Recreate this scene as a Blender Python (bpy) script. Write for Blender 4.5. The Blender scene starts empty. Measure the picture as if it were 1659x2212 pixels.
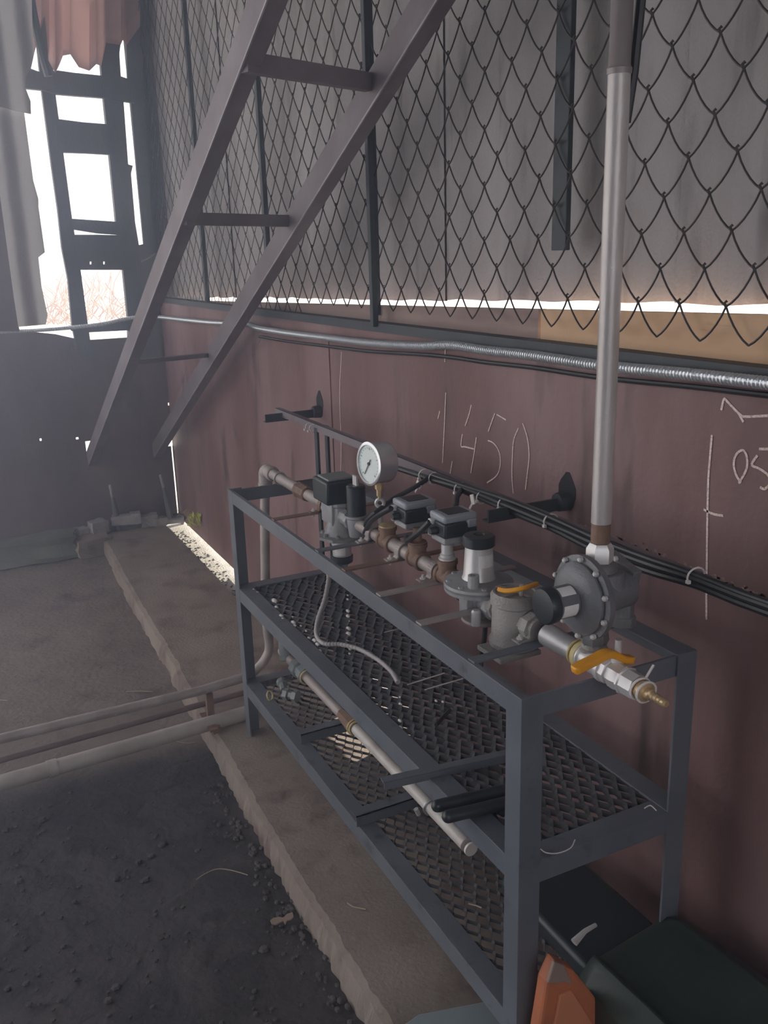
import bpy, bmesh, math, random
from mathutils import Vector, Matrix
random.seed(7)
sc = bpy.context.scene
COL = sc.collection
V = Vector
# ------------------------------------------------------------------ camera
W, H = 1659, 2212
F, YAW, PIT, ROL = 1954.5, .4565, .2808, -.0288
CC = V((-1.2883, -1.1235, 1.6))
fd = V((math.sin(YAW)*math.cos(PIT), math.cos(YAW)*math.cos(PIT), -math.sin(PIT)))
r0 = fd.cross(V((0, 0, 1))).normalized(); u0 = r0.cross(fd)
RT = r0*math.cos(ROL)+u0*math.sin(ROL); UP = u0*math.cos(ROL)-r0*math.sin(ROL)
cam = bpy.data.cameras.new('camera'); co = bpy.data.objects.new('camera', cam); COL.objects.link(co)
cam.sensor_fit = 'HORIZONTAL'; cam.sensor_width = 36; cam.lens = 36*F/W
cam.clip_start = .02; cam.clip_end = 200
M = Matrix((RT, UP, -fd)).transposed().to_4x4(); M.translation = CC; co.matrix_world = M
sc.camera = co
# ------------------------------------------------------------------ light
w = bpy.data.worlds.new('world'); sc.world = w; w.use_nodes = True
bg = w.node_tree.nodes['Background']; bg.inputs[0].default_value = (.87, .885, 1.0, 1); bg.inputs[1].default_value = 1.05
sun = bpy.data.lights.new('sun', 'SUN'); so = bpy.data.objects.new('sun', sun); COL.objects.link(so)
sun.energy = 5; sun.angle = math.radians(1.2); sun.color = (1, .95, .88)
so.rotation_euler = V((-.9, -.25, -.34)).to_track_quat('-Z', 'Y').to_euler()
sc.view_settings.view_transform = 'Standard'; sc.view_settings.look = 'None'
sc.view_settings.exposure = 1.40; sc.view_settings.gamma = 1; sc.view_settings.use_curve_mapping = False
try:
    sc.cycles.max_bounces = 8; sc.cycles.sample_clamp_indirect = 4; sc.cycles.use_denoising = True
except Exception: pass


def at(px, py, ax, val):
    """point of the photograph on the plane coordinate[ax] = val"""
    D = RT*((px-W/2)/F)-UP*((py-H/2)/F)+fd
    t = (val-CC[ax])/D[ax]
    return CC+D*t

# ------------------------------------------------------------------ mesh kit
def frame(d):
    d = V(d).normalized(); a = V((0, 0, 1)) if abs(d.z) < .9 else V((1, 0, 0))
    u = d.cross(a).normalized(); return u, u.cross(d).normalized(), d

class MB:
    def __init__(s): s.v = []; s.f = []
    def add(s, vs, fs):
        n = len(s.v); s.v += [tuple(p) for p in vs]; s.f += [[n+i for i in f] for f in fs]; return s
    def box(s, a, b):
        x0, x1 = sorted((a[0], b[0])); y0, y1 = sorted((a[1], b[1])); z0, z1 = sorted((a[2], b[2]))
        return s.add([(x0, y0, z0), (x1, y0, z0), (x1, y1, z0), (x0, y1, z0), (x0, y0, z1), (x1, y0, z1), (x1, y1, z1), (x0, y1, z1)],
                     [(0, 3, 2, 1), (4, 5, 6, 7), (0, 1, 5, 4), (1, 2, 6, 5), (2, 3, 7, 6), (3, 0, 4, 7)])
    def obox(s, c, ax, ay, az):
        c, ax, ay, az = V(c), V(ax), V(ay), V(az); P = []
        for k in (-1, 1):
            for i, j in ((-1, -1), (1, -1), (1, 1), (-1, 1)): P.append(c+ax*i+ay*j+az*k)
        return s.add(P, [(0, 3, 2, 1), (4, 5, 6, 7), (0, 1, 5, 4), (1, 2, 6, 5), (2, 3, 7, 6), (3, 0, 4, 7)])
    def bar(s, p, q, wd, th, side):
        """rectangular bar p->q, width wd along 'side', thickness th"""
        p, q = V(p), V(q); d = (q-p); dn = d.normalized(); sd = (V(side)-dn*V(side).dot(dn)).normalized(); up = dn.cross(sd)
        return s.obox((p+q)/2, d/2, sd*wd/2, up*th/2)
    def lathe(s, p, d, prof, n=24, cap=True):
        """prof: list of (distance along d, radius)"""
        u, w_, d = frame(d); p = V(p); vs = []
        for h, r in prof:
            for i in range(n):
                t = 2*math.pi*i/n; vs.append(p+d*h+u*(r*math.cos(t))+w_*(r*math.sin(t)))
        fs = []
        for k in range(len(prof)-1):
            for i in range(n):
                j = (i+1) % n; fs.append((k*n+i, k*n+j, (k+1)*n+j, (k+1)*n+i))
        if cap:
            fs.append(tuple(range(n))[::-1]); fs.append(tuple((len(prof)-1)*n+i for i in range(n)))
        return s.add(vs, fs)
    def cyl(s, p, q, r, n=20, r2=None):
        p, q = V(p), V(q); return s.lathe(p, q-p, [(0, r), ((q-p).length, r if r2 is None else r2)], n)
    def ball(s, c, r, n=16, m=10, sq=(1, 1, 1)):
        vs = []; fs = []; c = V(c)
        for k in range(1, m):
            ph = math.pi*k/m
            for i in range(n):
                t = 2*math.pi*i/n
                vs.append(c+V((r*sq[0]*math.sin(ph)*math.cos(t), r*sq[1]*math.sin(ph)*math.sin(t), r*sq[2]*math.cos(ph))))
        vs.append(c+V((0, 0, r*sq[2]))); vs.append(c-V((0, 0, r*sq[2]))); T = len(vs)-2
        for k in range(m-2):
            for i in range(n):
                j = (i+1) % n; fs.append((k*n+i, (k+1)*n+i, (k+1)*n+j, k*n+j))
        for i in range(n):
            j = (i+1) % n; fs.append((T, i, j)); fs.append((T+1, (m-2)*n+j, (m-2)*n+i))
        return s.add(vs, fs)
    def tube(s, pts, r, n=10, rf=None):
        pts = [V(p) for p in pts]; vs = []; fs = []; N = len(pts)
        ref = None
        for k, p in enumerate(pts):
            d = (pts[min(k+1, N-1)]-pts[max(k-1, 0)]).normalized()
            if ref is None: ref = frame(d)[0]
            ref = (ref-d*ref.dot(d)).normalized(); b = d.cross(ref)
            rr = r if rf is None else rf(k, N)
            for i in range(n):
                t = 2*math.pi*i/n; vs.append(p+ref*(rr*math.cos(t))+b*(rr*math.sin(t)))
        for k in range(N-1):
            for i in range(n):
                j = (i+1) % n; fs.append((k*n+i, k*n+j, (k+1)*n+j, (k+1)*n+i))
        fs.append(tuple(range(n))[::-1]); fs.append(tuple((N-1)*n+i for i in range(n)))
        return s.add(vs, fs)
    def prism(s, pts, off):
        n = len(pts); off = V(off); pts = [V(p) for p in pts]
        fs = [tuple(range(n)), tuple(range(n, 2*n))[::-1]]+[(i, i+n, (i+1) % n+n, (i+1) % n) for i in range(n)]
        return s.add(pts+[p+off for p in pts], fs)
    def ang(s, P, u, v, w_, a=None, t=None, c=None):
        P, u, v, w_ = V(P), V(u), V(v), V(w_); a = a or FL; c = c or a; t = t or TH
        return s.prism([P, P+u*a, P+u*a+v*t, P+u*t+v*t, P+u*t+v*c, P+v*c], w_)
    def torus(s, c, d, R, r, n=20, m=8, a0=0, a1=2*math.pi):
        u, w_, d = frame(d); c = V(c)
        return s.tube([c+u*(R*math.cos(a0+(a1-a0)*i/n))+w_*(R*math.sin(a0+(a1-a0)*i/n)) for i in range(n+1)], r, m)
    def build(s, name, mat, parent=None, smooth=35, bev=0, sub=0, label=None):
        me = bpy.data.meshes.new(name); me.from_pydata(s.v, [], s.f); me.update()
        bm = bmesh.new(); bm.from_mesh(me); bmesh.ops.recalc_face_normals(bm, faces=bm.faces); bm.to_mesh(me); bm.free()
        if smooth:
            me.polygons.foreach_set('use_smooth', [True]*len(me.polygons))
            try: me.set_sharp_from_angle(angle=math.radians(smooth))
            except Exception: pass
        o = bpy.data.objects.new(name, me); COL.objects.link(o); me.materials.append(mat)
        if bev:
            b = o.modifiers.new('bevel', 'BEVEL'); b.width = bev; b.segments = 2; b.limit_method = 'ANGLE'; b.angle_limit = math.radians(40); b.harden_normals = False
        if parent:
            o.parent = parent; o.matrix_parent_inverse = parent.matrix_basis.inverted()
        if label: o['label'] = label
        return o

def smoothpts(pts, k=6):
    pts = [V(p) for p in pts]; out = []
    for i in range(len(pts)-1):
        p0 = pts[max(i-1, 0)]; p1 = pts[i]; p2 = pts[i+1]; p3 = pts[min(i+2, len(pts)-1)]
        for j in range(k):
            t = j/k
            out.append(.5*((2*p1)+(p2-p0)*t+(2*p0-5*p1+4*p2-p3)*t*t+(3*p1-p0-3*p2+p3)*t**3))
    out.append(pts[-1]); return out

def thing(name, loc, label, cat, group=None):
    o = bpy.data.objects.new(name, None); COL.objects.link(o); o.location = loc; o.empty_display_size = .05
    return tag(o, label, cat, group)
def tag(o, label, cat, group=None):
    o['label'] = label; o['category'] = cat
    if group: o['group'] = group
    return o
def struct(o, label=None, cat=None):
    o['kind'] = 'structure'
    if label: o['label'] = label; o['category'] = cat
    return o

# ------------------------------------------------------------------ materials
def mat(name, c, rough=.6, metal=0, c2=None, sc1=6, lo=.35, hi=.65, stretch=(1, 1, 1), bump=0, bscale=40, c3=None, sc3=20, lo3=.55, hi3=.7, wave=None):
    m = bpy.data.materials.new(name); m.use_nodes = True; nt = m.node_tree; N = nt.nodes; L = nt.links
    b = N['Principled BSDF']; b.inputs['Roughness'].default_value = rough; b.inputs['Metallic'].default_value = metal
    b.inputs['Base Color'].default_value = (*c, 1)
    tc = N.new('ShaderNodeNewGeometry')
    mp = N.new('ShaderNodeMapping'); mp.inputs['Scale'].default_value = stretch; L.new(tc.outputs['Position'], mp.inputs[0])
    col = None
    def layer(colin, cc, scale, lo, hi, detail=6):
        nz = N.new('ShaderNodeTexNoise'); nz.inputs['Scale'].default_value = scale; nz.inputs['Detail'].default_value = detail; nz.inputs['Roughness'].default_value = .62
        L.new(mp.outputs[0], nz.inputs['Vector'])
        mr = N.new('ShaderNodeMapRange'); mr.inputs['From Min'].default_value = lo; mr.inputs['From Max'].default_value = hi; L.new(nz.outputs[0], mr.inputs['Value'])
        mx = N.new('ShaderNodeMix'); mx.data_type = 'RGBA'; L.new(mr.outputs[0], mx.inputs['Factor'])
        if colin is None: mx.inputs[6].default_value = (*c, 1)
        else: L.new(colin, mx.inputs[6])
        mx.inputs[7].default_value = (*cc, 1); return mx.outputs[2]
    if c2: col = layer(col, c2, sc1, lo, hi)
    if c3: col = layer(col, c3, sc3, lo3, hi3, 3)
    if col is not None: L.new(col, b.inputs['Base Color'])
    if bump or wave:
        if wave:
            wv_ = N.new('ShaderNodeTexWave'); wv_.inputs['Scale'].default_value = wave; wv_.inputs['Distortion'].default_value = .6; L.new(tc.outputs['Position'], wv_.inputs['Vector'])
        nz = N.new('ShaderNodeTexNoise'); nz.inputs['Scale'].default_value = bscale; nz.inputs['Detail'].default_value = 8; L.new(tc.outputs['Position'], nz.inputs['Vector'])
        bp = N.new('ShaderNodeBump'); bp.inputs['Strength'].default_value = min(1, bump*4) if bump else .5; bp.inputs['Distance'].default_value = .01
        L.new(nz.outputs[0], bp.inputs['Height']); L.new(bp.outputs[0], b.inputs['Normal'])
        if wave:
            b2 = N.new('ShaderNodeBump'); b2.inputs['Strength'].default_value = .8; b2.inputs['Distance'].default_value = .05
            L.new(wv_.outputs[1], b2.inputs['Height']); L.new(bp.outputs[0], b2.inputs['Normal']); L.new(b2.outputs[0], b.inputs['Normal'])
    return m

RED = mat('red_lead_steel', (.165, .083, .080), .6, 0, (.27, .17, .172), 2.4, .40, .66, (1, 1, .22), .04, 60, (.075, .045, .043), 7, .56, .72)
RED2 = mat('end_plate_steel', (.120, .092, .098), .7, 0, (.185, .145, .145), 2.5, .4, .7, (1, 1, .4), .04, 50, (.08, .06, .062), 7, .60, .74)
BEAM = mat('incline_steel', (.155, .125, .14), .6, 0, (.22, .195, .215), 5, .4, .7, (1, 1, 1), .03, 60)
WORN = mat('worn_bright_edge', (.36, .34, .37), .5, 0, (.20, .18, .20), 9, .4, .65)
CEM = mat('fibre_cement', (.29, .275, .28), .9, 0, (.42, .40, .41), 3, .38, .66, (1, 1, .22), .08, 120, (.19, .175, .18), 9, .56, .74)
CEM2 = mat('grey_sheet', (.55, .53, .52), .85, 0, (.66, .63, .62), 3, .35, .7, (1, 1, .25), .06, 90, (.35, .32, .32), 6, .6, .75, wave=2.2)
SLAB = mat('kerb_concrete', (.235, .19, .162), .9, 0, (.32, .27, .235), 4, .35, .7, (1, 1, 1), .07, 90, (.14, .09, .08), 6, .52, .7)
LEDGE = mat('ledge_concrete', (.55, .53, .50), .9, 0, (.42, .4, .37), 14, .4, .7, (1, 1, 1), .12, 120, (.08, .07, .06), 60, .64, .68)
DARK = mat('end_frame_timber', (.10, .105, .11), .85, 0, (.17, .165, .17), 6, .4, .7, (1, 1, .3), .06, 60)
DARK2 = mat('post_steel', (.03, .038, .048), .6, 0, (.05, .06, .07), 8, .4, .7)
RACK = mat('rack_paint', (.120, .135, .160), .42, 0, (.160, .175, .200), 5, .4, .7, (1, 1, 1), .02, 200, (.07, .075, .085), 14, .6, .72)
MESH = mat('expanded_metal', (.032, .032, .040), .6, .0, (.05, .048, .055), 8, .4, .7)
WIRE = mat('fence_wire', (.05, .042, .045), .6, .2)
GALV = mat('galvanised', (.50, .51, .53), .36, .35, (.38, .38, .39), 14, .4, .7, (1, 1, .3), .02, 200)
PIPE = mat('weathered_pipe', (.42, .37, .355), .5, .15, (.28, .24, .23), 12, .4, .7, (1, 1, 1), .03, 150)
RISER = mat('riser_galvanised', (.56, .53, .52), .36, .25, (.40, .37, .36), 10, .4, .7, (1, 1, .25), .02, 200, (.10, .07, .06), 28, .66, .7)
HOSE = mat('metal_hose_zinc', (.62, .66, .70), .28, .55)
RUST = mat('rusty_fitting', (.25, .155, .11), .65, .1, (.17, .105, .08), 30, .4, .7, (1, 1, 1), .06, 200)
BRASS = mat('brass', (.68, .52, .30), .35, .5, (.5, .38, .22), 30, .4, .7)
ALU = mat('cast_aluminium', (.38, .385, .40), .45, .15, (.28, .285, .30), 20, .4, .7, (1, 1, 1), .05, 250)
ALU2 = mat('grey_cast_body', (.19, .195, .21), .42, .1, (.15, .155, .165), 20, .4, .7, (1, 1, 1), .05, 250)
ALU3 = mat('bright_aluminium', (.66, .65, .65), .33, .3)
FILT = mat('dusty_cast_body', (.37, .35, .335), .6, .05, (.26, .24, .235), 18, .4, .7, (1, 1, 1), .08, 200)
BLACK = mat('black_plastic', (.022, .03, .036), .4)
BLK2 = mat('black_rubber', (.018, .02, .024), .45)
LID = mat('grey_lid', (.30, .33, .37), .3)
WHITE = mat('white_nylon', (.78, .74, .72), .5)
LAB = mat('white_label', (.85, .85, .85), .6, 0, (.7, .7, .7), 60, .5, .7)
FACE = mat('gauge_face', (.70, .80, .80), .3)
ORG = mat('orange_lever', (.85, .38, .02), .4, 0, (.72, .30, .02), 20, .5, .8)
WOOD = mat('pale_plank', (.58, .38, .23), .8, 0, (.70, .48, .31), 5, .4, .7, (1, .25, 2.5), .03, 80, (.3, .17, .10), 14, .66, .72)
WOOD2 = mat('old_plank', (.27, .20, .18), .85, 0, (.36, .27, .24), 8, .4, .7, (1, .3, 2.5), .04, 80)
CHALK = mat('chalk', (.85, .70, .67), .95, 0, (.50, .38, .37), 300, .5, .62)
SOOT = mat('scorch', (.03, .03, .035), .95)
CREAM = mat('cream_pipe', (.60, .57, .54), .4, .0, (.46, .42, .39), 15, .45, .75)
STEEL = mat('steel_case', (.62, .63, .65), .24, .65)
GREYP = mat('grey_fitting', (.22, .25, .25), .5, .2)
YEL = mat('yellow_ring', (.62, .52, .26), .6)
HOSEW = mat('ribbed_hose', (.42, .40, .41), .5)
GREEN = mat('dark_green_case', (.016, .032, .027), .5, 0, (.032, .052, .042), 8, .4, .7, (1, 1, 1), .03, 90)
ORG2 = mat('orange_casing', (.52, .17, .075), .6, 0, (.42, .13, .06), 14, .45, .75)
SOIL = mat('outside_ground', (.75, .72, .66), .95, 0, (.6, .55, .48), 2, .4, .7)
TWIG = mat('shrub_twigs', (.55, .42, .38), .9)
LEAF = mat('sunlit_weed', (.45, .5, .08), .7)
DRY = mat('dry_leaf', (.30, .22, .18), .8)
STRAW = mat('dry_straw', (.42, .35, .26), .8)
CLOTH = mat('faded_red_sheet', (.52, .36, .34), .8, 0, (.62, .50, .48), 3, .4, .7, (1.5, 1, .25), .04, 30)
_n = CLOTH.node_tree; _t = _n.nodes.new('ShaderNodeBsdfTranslucent'); _t.inputs[0].default_value = (.85, .66, .62, 1); _m = _n.nodes.new('ShaderNodeMixShader'); _m.inputs[0].default_value = .5
_n.links.new(_n.nodes['Principled BSDF'].outputs[0], _m.inputs[1]); _n.links.new(_t.outputs[0], _m.inputs[2]); _n.links.new(_m.outputs[0], _n.nodes['Material Output'].inputs['Surface'])
PALE = mat('pale_blue_steel', (.30, .37, .40), .4, .2)
STONE = mat('rubble', (.34, .33, .35), .9, 0, (.24, .23, .24), 15, .4, .7, (1, 1, 1), .15, 60)
MOSS = mat('mossy_block', (.19, .21, .18), .9, 0, (.12, .13, .11), 8, .4, .7, (1, 1, 1), .12, 80)

def floor_mat():
    m = mat('trampled_floor', (.175, .138, .122), .95, 0, (.235, .195, .175), 2.2, .35, .7, (1, 1, 1), .16, 45, (.12, .095, .09), 5, .52, .72)
    nt = m.node_tree; N = nt.nodes; L = nt.links; b = N['Principled BSDF']; old = b.inputs['Base Color'].links[0].from_socket
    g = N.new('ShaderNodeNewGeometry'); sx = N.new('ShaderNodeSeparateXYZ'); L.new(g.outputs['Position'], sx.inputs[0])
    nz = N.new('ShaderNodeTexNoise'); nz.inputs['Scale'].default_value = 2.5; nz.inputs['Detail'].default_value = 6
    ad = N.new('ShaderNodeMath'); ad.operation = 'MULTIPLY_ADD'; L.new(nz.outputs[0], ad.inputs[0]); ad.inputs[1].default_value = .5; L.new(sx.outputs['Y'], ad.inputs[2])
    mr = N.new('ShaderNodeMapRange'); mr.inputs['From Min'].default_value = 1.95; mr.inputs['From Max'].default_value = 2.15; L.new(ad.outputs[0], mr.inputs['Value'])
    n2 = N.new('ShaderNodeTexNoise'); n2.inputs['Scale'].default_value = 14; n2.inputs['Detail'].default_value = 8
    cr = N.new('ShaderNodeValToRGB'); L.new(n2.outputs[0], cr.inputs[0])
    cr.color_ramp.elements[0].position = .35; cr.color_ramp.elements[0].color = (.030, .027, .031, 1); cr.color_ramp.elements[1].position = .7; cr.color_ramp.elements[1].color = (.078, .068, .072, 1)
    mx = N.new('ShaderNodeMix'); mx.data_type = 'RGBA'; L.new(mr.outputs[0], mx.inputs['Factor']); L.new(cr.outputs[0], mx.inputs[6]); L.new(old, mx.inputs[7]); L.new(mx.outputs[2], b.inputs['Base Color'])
    return m
FLOOR = floor_mat()

# ------------------------------------------------------------------ the setting
def ground(name, x0, x1, y0, y1, z, nx, ny, amp, m):
    b = MB(); vs = []
    from mathutils import noise
    for j in range(ny+1):
        for i in range(nx+1):
            x = x0+(x1-x0)*i/nx; y = y0+(y1-y0)*j/ny
            vs.append((x, y, z+amp*(noise.noise(V((x*2.1, y*2.1, 0)))+.4*noise.noise(V((x*9, y*9, 3)))+.18*noise.noise(V((x*26, y*26, 5))))))
    fs = [(j*(nx+1)+i, j*(nx+1)+i+1, (j+1)*(nx+1)+i+1, (j+1)*(nx+1)+i) for j in range(ny) for i in range(nx)]
    b.add(vs, fs); return b.build(name, m, smooth=60)
struct(ground('floor', -4.2, .0, -3.5, 4.6, -.085, 150, 290, .012, FLOOR))
struct(MB().box((-30, 4.7, -.4), (30, 40, -.12)).box((.5, -20, -.4), (30, 4.7, -.12)).build('trim_6', SOIL, smooth=0))

# kerb slab with a chipped, wavering edge
edge = [(235, 1185), (275, 1262), (320, 1340), (362, 1408), (400, 1480), (435, 1540), (470, 1600), (515, 1680), (560, 1760), (610, 1845), (660, 1930), (700, 1990), (740, 2060), (785, 2135), (830, 2212)]
ep = [at(px, py, 2, 0) for px, py in edge]
ep = smoothpts(ep, 14)
b = MB(); vs = []; nE = 0
rows = [V((-.52, 4.47, 0))]+ep+[V((-.64, -.4, 0)), V((-.64, -3, 0))]
from mathutils import noise as NZ
for p in rows:
    ch = .010*NZ.noise(V((p.y*8, 1, 0)))+.009*NZ.noise(V((p.y*34, 2, 0)))
    right = -.13 if p.y > 1.75 else -.02
    deep = .02+.02*max(0, NZ.noise(V((p.y*14, 7, 0))))
    for (dx, z) in ((-.012-ch*1.2, -.13), (-.009-ch, -.045-deep*.5), (ch*.6-.002, -.008), (ch*.6+.009+deep*.3, 0.0)):
        vs.append((p.x+dx, p.y, z))
    vs.append((right, p.y, 0)); vs.append((right, p.y, -.13))
for k in range(len(rows)-1):
    for i in range(5): b.add([vs[k*6+i], vs[k*6+i+1], vs[k*6+7+i], vs[k*6+6+i]], [(0, 1, 2, 3)])
ob = b.build('trim_1', SLAB, smooth=0); struct(ob)
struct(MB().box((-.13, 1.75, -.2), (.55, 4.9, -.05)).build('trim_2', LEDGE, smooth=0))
struct(MB().box((-.02, -3.2, -.2), (.55, 1.75, -.05)).build('trim_5', SLAB, smooth=0))

def holed(u0, u1, w0, w1, holes, fn, b):
    us = sorted({u0, u1, *[h[0] for h in holes], *[h[1] for h in holes]}); ws = sorted({w0, w1, *[h[2] for h in holes], *[h[3] for h in holes]})
    us = [u for u in us if u0 <= u <= u1]; ws = [w_ for w_ in ws if w0 <= w_ <= w1]
    for i in range(len(us)-1):
        for j in range(len(ws)-1):
            cu = (us[i]+us[i+1])/2; cw = (ws[j]+ws[j+1])/2
            if any(h[0] < cu < h[1] and h[2] < cw < h[3] for h in holes): continue
            fn(b, us[i], us[i+1], ws[j], ws[j+1])
# right wall plate (steel), gaps under it where daylight comes in
wr = MB()
holed(-3.2, 4.49, -.06, 1.37, [(3.30, 4.44, -.06, -.012), (2.9, 3.3, -.06, -.03), (1.34, 1.66, -.06, .10)], lambda b, a, c, d, e: b.box((0, a, d), (.012, c, e)), wr)
wall = struct(wr.build('wall_right', RED, smooth=0))
# a vertical weld seam and a low rib
MB().box((-.004, 1.905, .0), (.0, 1.925, 1.30)).build('weld_seam', RED, wall, smooth=0)
# top angle of the steel plate
struct(MB().prism([(-.006, -3.2, 1.372), (.05, -3.2, 1.372), (.05, -3.2, 1.40), (-.006, -3.2, 1.40)], (0, 7.68, -.03)).build('trim_3', DARK2, smooth=0))
# end wall lower plate
def wx(px, py): p = at(px, py, 1, 4.48); return p.x, p.z
hs = []
for px, py, a, c in ((88, 950, .006, .008), (167, 947, .008, .007), (365, 873, .006, .009), (351, 766, .006, .03)):
    x, z = wx(px, py); hs.append((x-a, x+a, z-c, z+c))
x, z = wx(193, 972); hs.append((x-.018, x+.030, z-.05, z+.055))
x, z = wx(357, 950); hs.append((x-.035, x+.045, z-.045, z+.05))
hs.append((-.014, -.004, -.02, .46))
x, z = wx(336, 717); hs.append((x-.04, x+.045, z-.03, z+.032))
we = MB(); holed(-2.6, .0, .0, 1.145, hs, lambda b, a, c, d, e: b.box((a, 4.48, d), (c, 4.492, e)), we)
x0 = wx(285, 735)[0]
holed(x0, .0, 1.145, 1.30, hs, lambda b, a, c, d, e: b.box((a, 4.48, d), (c, 4.492, e)), we)
struct(we.build('wall_end', RED2, smooth=0))
def poly(pts, val, th, m, name, parent=None, ax=1, bev=0, smooth=0):
    off = [0, 0, 0]; off[ax] = th
    return MB().prism([at(px, py, ax, val) for px, py in pts], off).build(name, m, parent, smooth=smooth, bev=bev)
poly([(-230, 722), (0, 718), (60, 716), (120, 722), (192, 738), (192, 765), (-230, 765)], 4.476, .02, RED2, 'wall_end_rim')['kind'] = 'structure'
# open window frame in the end wall: posts and boards, daylight behind
win = bpy.data.objects.new('window_1', None); COL.objects.link(win); win.location = (-.3, 4.48, 1.2); struct(win)
poly([(70, 0), (90, 192), (100, 268), (112, 360), (125, 452), (134, 535), (147, 602), (156, 703), (170, 770), (200, 770), (189, 693), (174, 582), (156, 474), (137, 330), (120, 204), (105, 20), (100, -20), (68, -20)], 4.46, .05, DARK, 'post', win)
poly([(205, -20), (218, 140), (224, 211), (230, 268), (251, 479), (266, 582), (277, 690), (279, 775), (345, 775), (322, 560), (300, 528), (292, 480), (283, 375), (287, 358), (277, 355), (267, 219), (261, 165), (258, 115), (262, 84), (268, 82), (272, 0), (268, -20)], 4.47, .05, DARK, 'post', win)
poly([(272, -20), (268, 82), (273, 98), (276, 170), (283, 219), (296, 370), (311, 527), (300, 530), (318, 700), (345, 775), (350, 775), (330, 500), (298, -20)], 4.468, .03, DARK, 'corner_strip', win)
poly([(45, 140), (85, 155), (125, 152), (160, 157), (218, 163), (262, 165), (290, 175), (292, 222), (224, 211), (170, 207), (121, 203), (90, 194), (50, 190)], 4.44, .04, DARK, 'board', win)
poly([(118, 256), (126, 257), (180, 264), (232, 268), (242, 334), (190, 331), (137, 329), (126, 330)], 4.45, .04, DARK, 'board', win)
poly([(150, 472), (210, 476), (255, 479), (262, 508), (210, 504), (160, 496)], 4.452, .03, DARK, 'board', win)
bb = MB(); P = lambda px, py: at(px, py, 1, 4.455)
poly([(156, 507), (210, 507), (260, 508), (264, 565), (166, 565)], 4.455, .03, DARK, 'board', win)
poly([(166, 571), (266, 571), (269, 583), (169, 583)], 4.455, .03, DARK, 'board', win)
poly([(160, 565), (194, 565), (194, 571), (160, 571)], 4.455, .03, DARK, 'board_splice', win)
poly([(199, 565), (223, 565), (223, 571), (199, 571)], 4.455, .03, DARK, 'board_splice', win)
poly([(228, 565), (268, 565), (268, 571), (228, 571)], 4.455, .03, DARK, 'board_splice', win)
poly([(150, 704), (220, 700), (285, 686), (290, 713), (192, 718), (155, 715)], 4.45, .04, DARK, 'board', win)
struct(MB().box((-.055, 4.50, 1.0), (.3, 4.53, 3.3)).build('wall_end_upper', DARK, smooth=0))
# grey sheets left of the opening
g = 'grey sheets hanging left of the opening'
def sheet(name, pts, val, th, m, label, cat, group=None):
    return tag(poly(pts, val, th, m, name), label, cat, group)
sheet('cladding_sheet', [(-240, -40), (68, -40), (70, 60), (74, 116), (67, 148), (56, 165), (55, 190), (66, 218), (67, 246), (30, 238), (0, 230), (-240, 225)], 4.30, .012, CEM2, 'pale grey cladding sheet at the top left, overlapping the sheet below', 'sheet', g)
sheet('cladding_sheet', [(-240, 215), (0, 225), (52, 240), (60, 300), (72, 390), (83, 430), (83, 445), (97, 545), (83, 556), (90, 620), (103, 680), (99, 701), (40, 706), (30, 640), (0, 420), (-20, 300), (-240, 290)], 4.34, .012, CEM2, 'lower grey cladding sheet with ragged right edge beside the bright opening', 'sheet', g)
sheet('cladding_sheet', [(-240, 250), (-20, 290), (0, 420), (33, 640), (42, 716), (-240, 716)], 4.37, .012, RED2, 'dark reddish sheet at the left frame edge behind the grey sheets', 'sheet', g)
# faded red sheeting at the top, hanging in folds
b = MB(); vs = []; fs = []
lowp = [(60, 60), (74, 118), (88, 60), (96, 30), (108, 128), (118, 160), (126, 140), (137, 118), (150, 120), (170, 145), (195, 151), (206, 141), (217, 142), (230, 90), (258, 100), (264, 84), (275, 96), (300, 60)]
for i, (px, py) in enumerate(lowp):
    for j in range(8):
        q = at(px, py+(-60-py)*j/7, 1, 4.40); vs.append((q.x, q.y+.035*math.sin(i*2.1)*(1-.05*j), q.z))
for i in range(len(lowp)-1):
    for j in range(7): fs.append((i*8+j, (i+1)*8+j, (i+1)*8+j+1, i*8+j+1))
b.add(vs, fs); ob = b.build('hanging_sheet', CLOTH, smooth=80); sd = ob.modifiers.new('solid', 'SOLIDIFY'); sd.thickness = .006
tag(ob, 'faded red sheeting hanging in folds with a torn lower edge above the opening', 'sheeting')
b = MB(); b.tube(smoothpts([at(px, py, 1, 4.33) for px, py in ((62, -30), (70, 20), (80, 70), (92, 120), (105, 165))]), .022, 8)
tag(b.build('bent_strip', DARK), 'dark bent strip hanging between the grey sheet and the red sheeting', 'strip')

# upper right wall: weathered fibre cement behind the mesh
b = MB(); XW = .10
ys = [-3.2, .30, 1.30, 2.35, 3.3, 4.6]
for k in range(5):
    y0, y1 = ys[k]-.04, ys[k+1]+.02; n = int((y1-y0)/.03); vs = []; dx = .006*(k % 2)
    pass
    for i in range(n+1):
        y = y0+(y1-y0)*i/n; x = XW+dx+.009*math.cos(2*math.pi*y/.26)
        zb = 1.487-.0265*y+.0025*math.sin(y*23)+.002*(k % 2)
        vs += [(x, y, zb), (x, y, 3.3), (x+.007, y, zb), (x+.007, y, 3.3)]
    fs = []
    for i in range(n):
        a = i*4; fs += [(a, a+4, a+5, a+1), (a+2, a+3, a+7, a+6), (a, a+2, a+6, a+4)]
    b.add(vs, fs)
struct(b.build('wall_upper', CEM, smooth=50))
struct(MB().box((-4.2, -3.5, 3.3), (.6, 4.7, 3.36)).build('ceiling', DARK, smooth=0))
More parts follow.
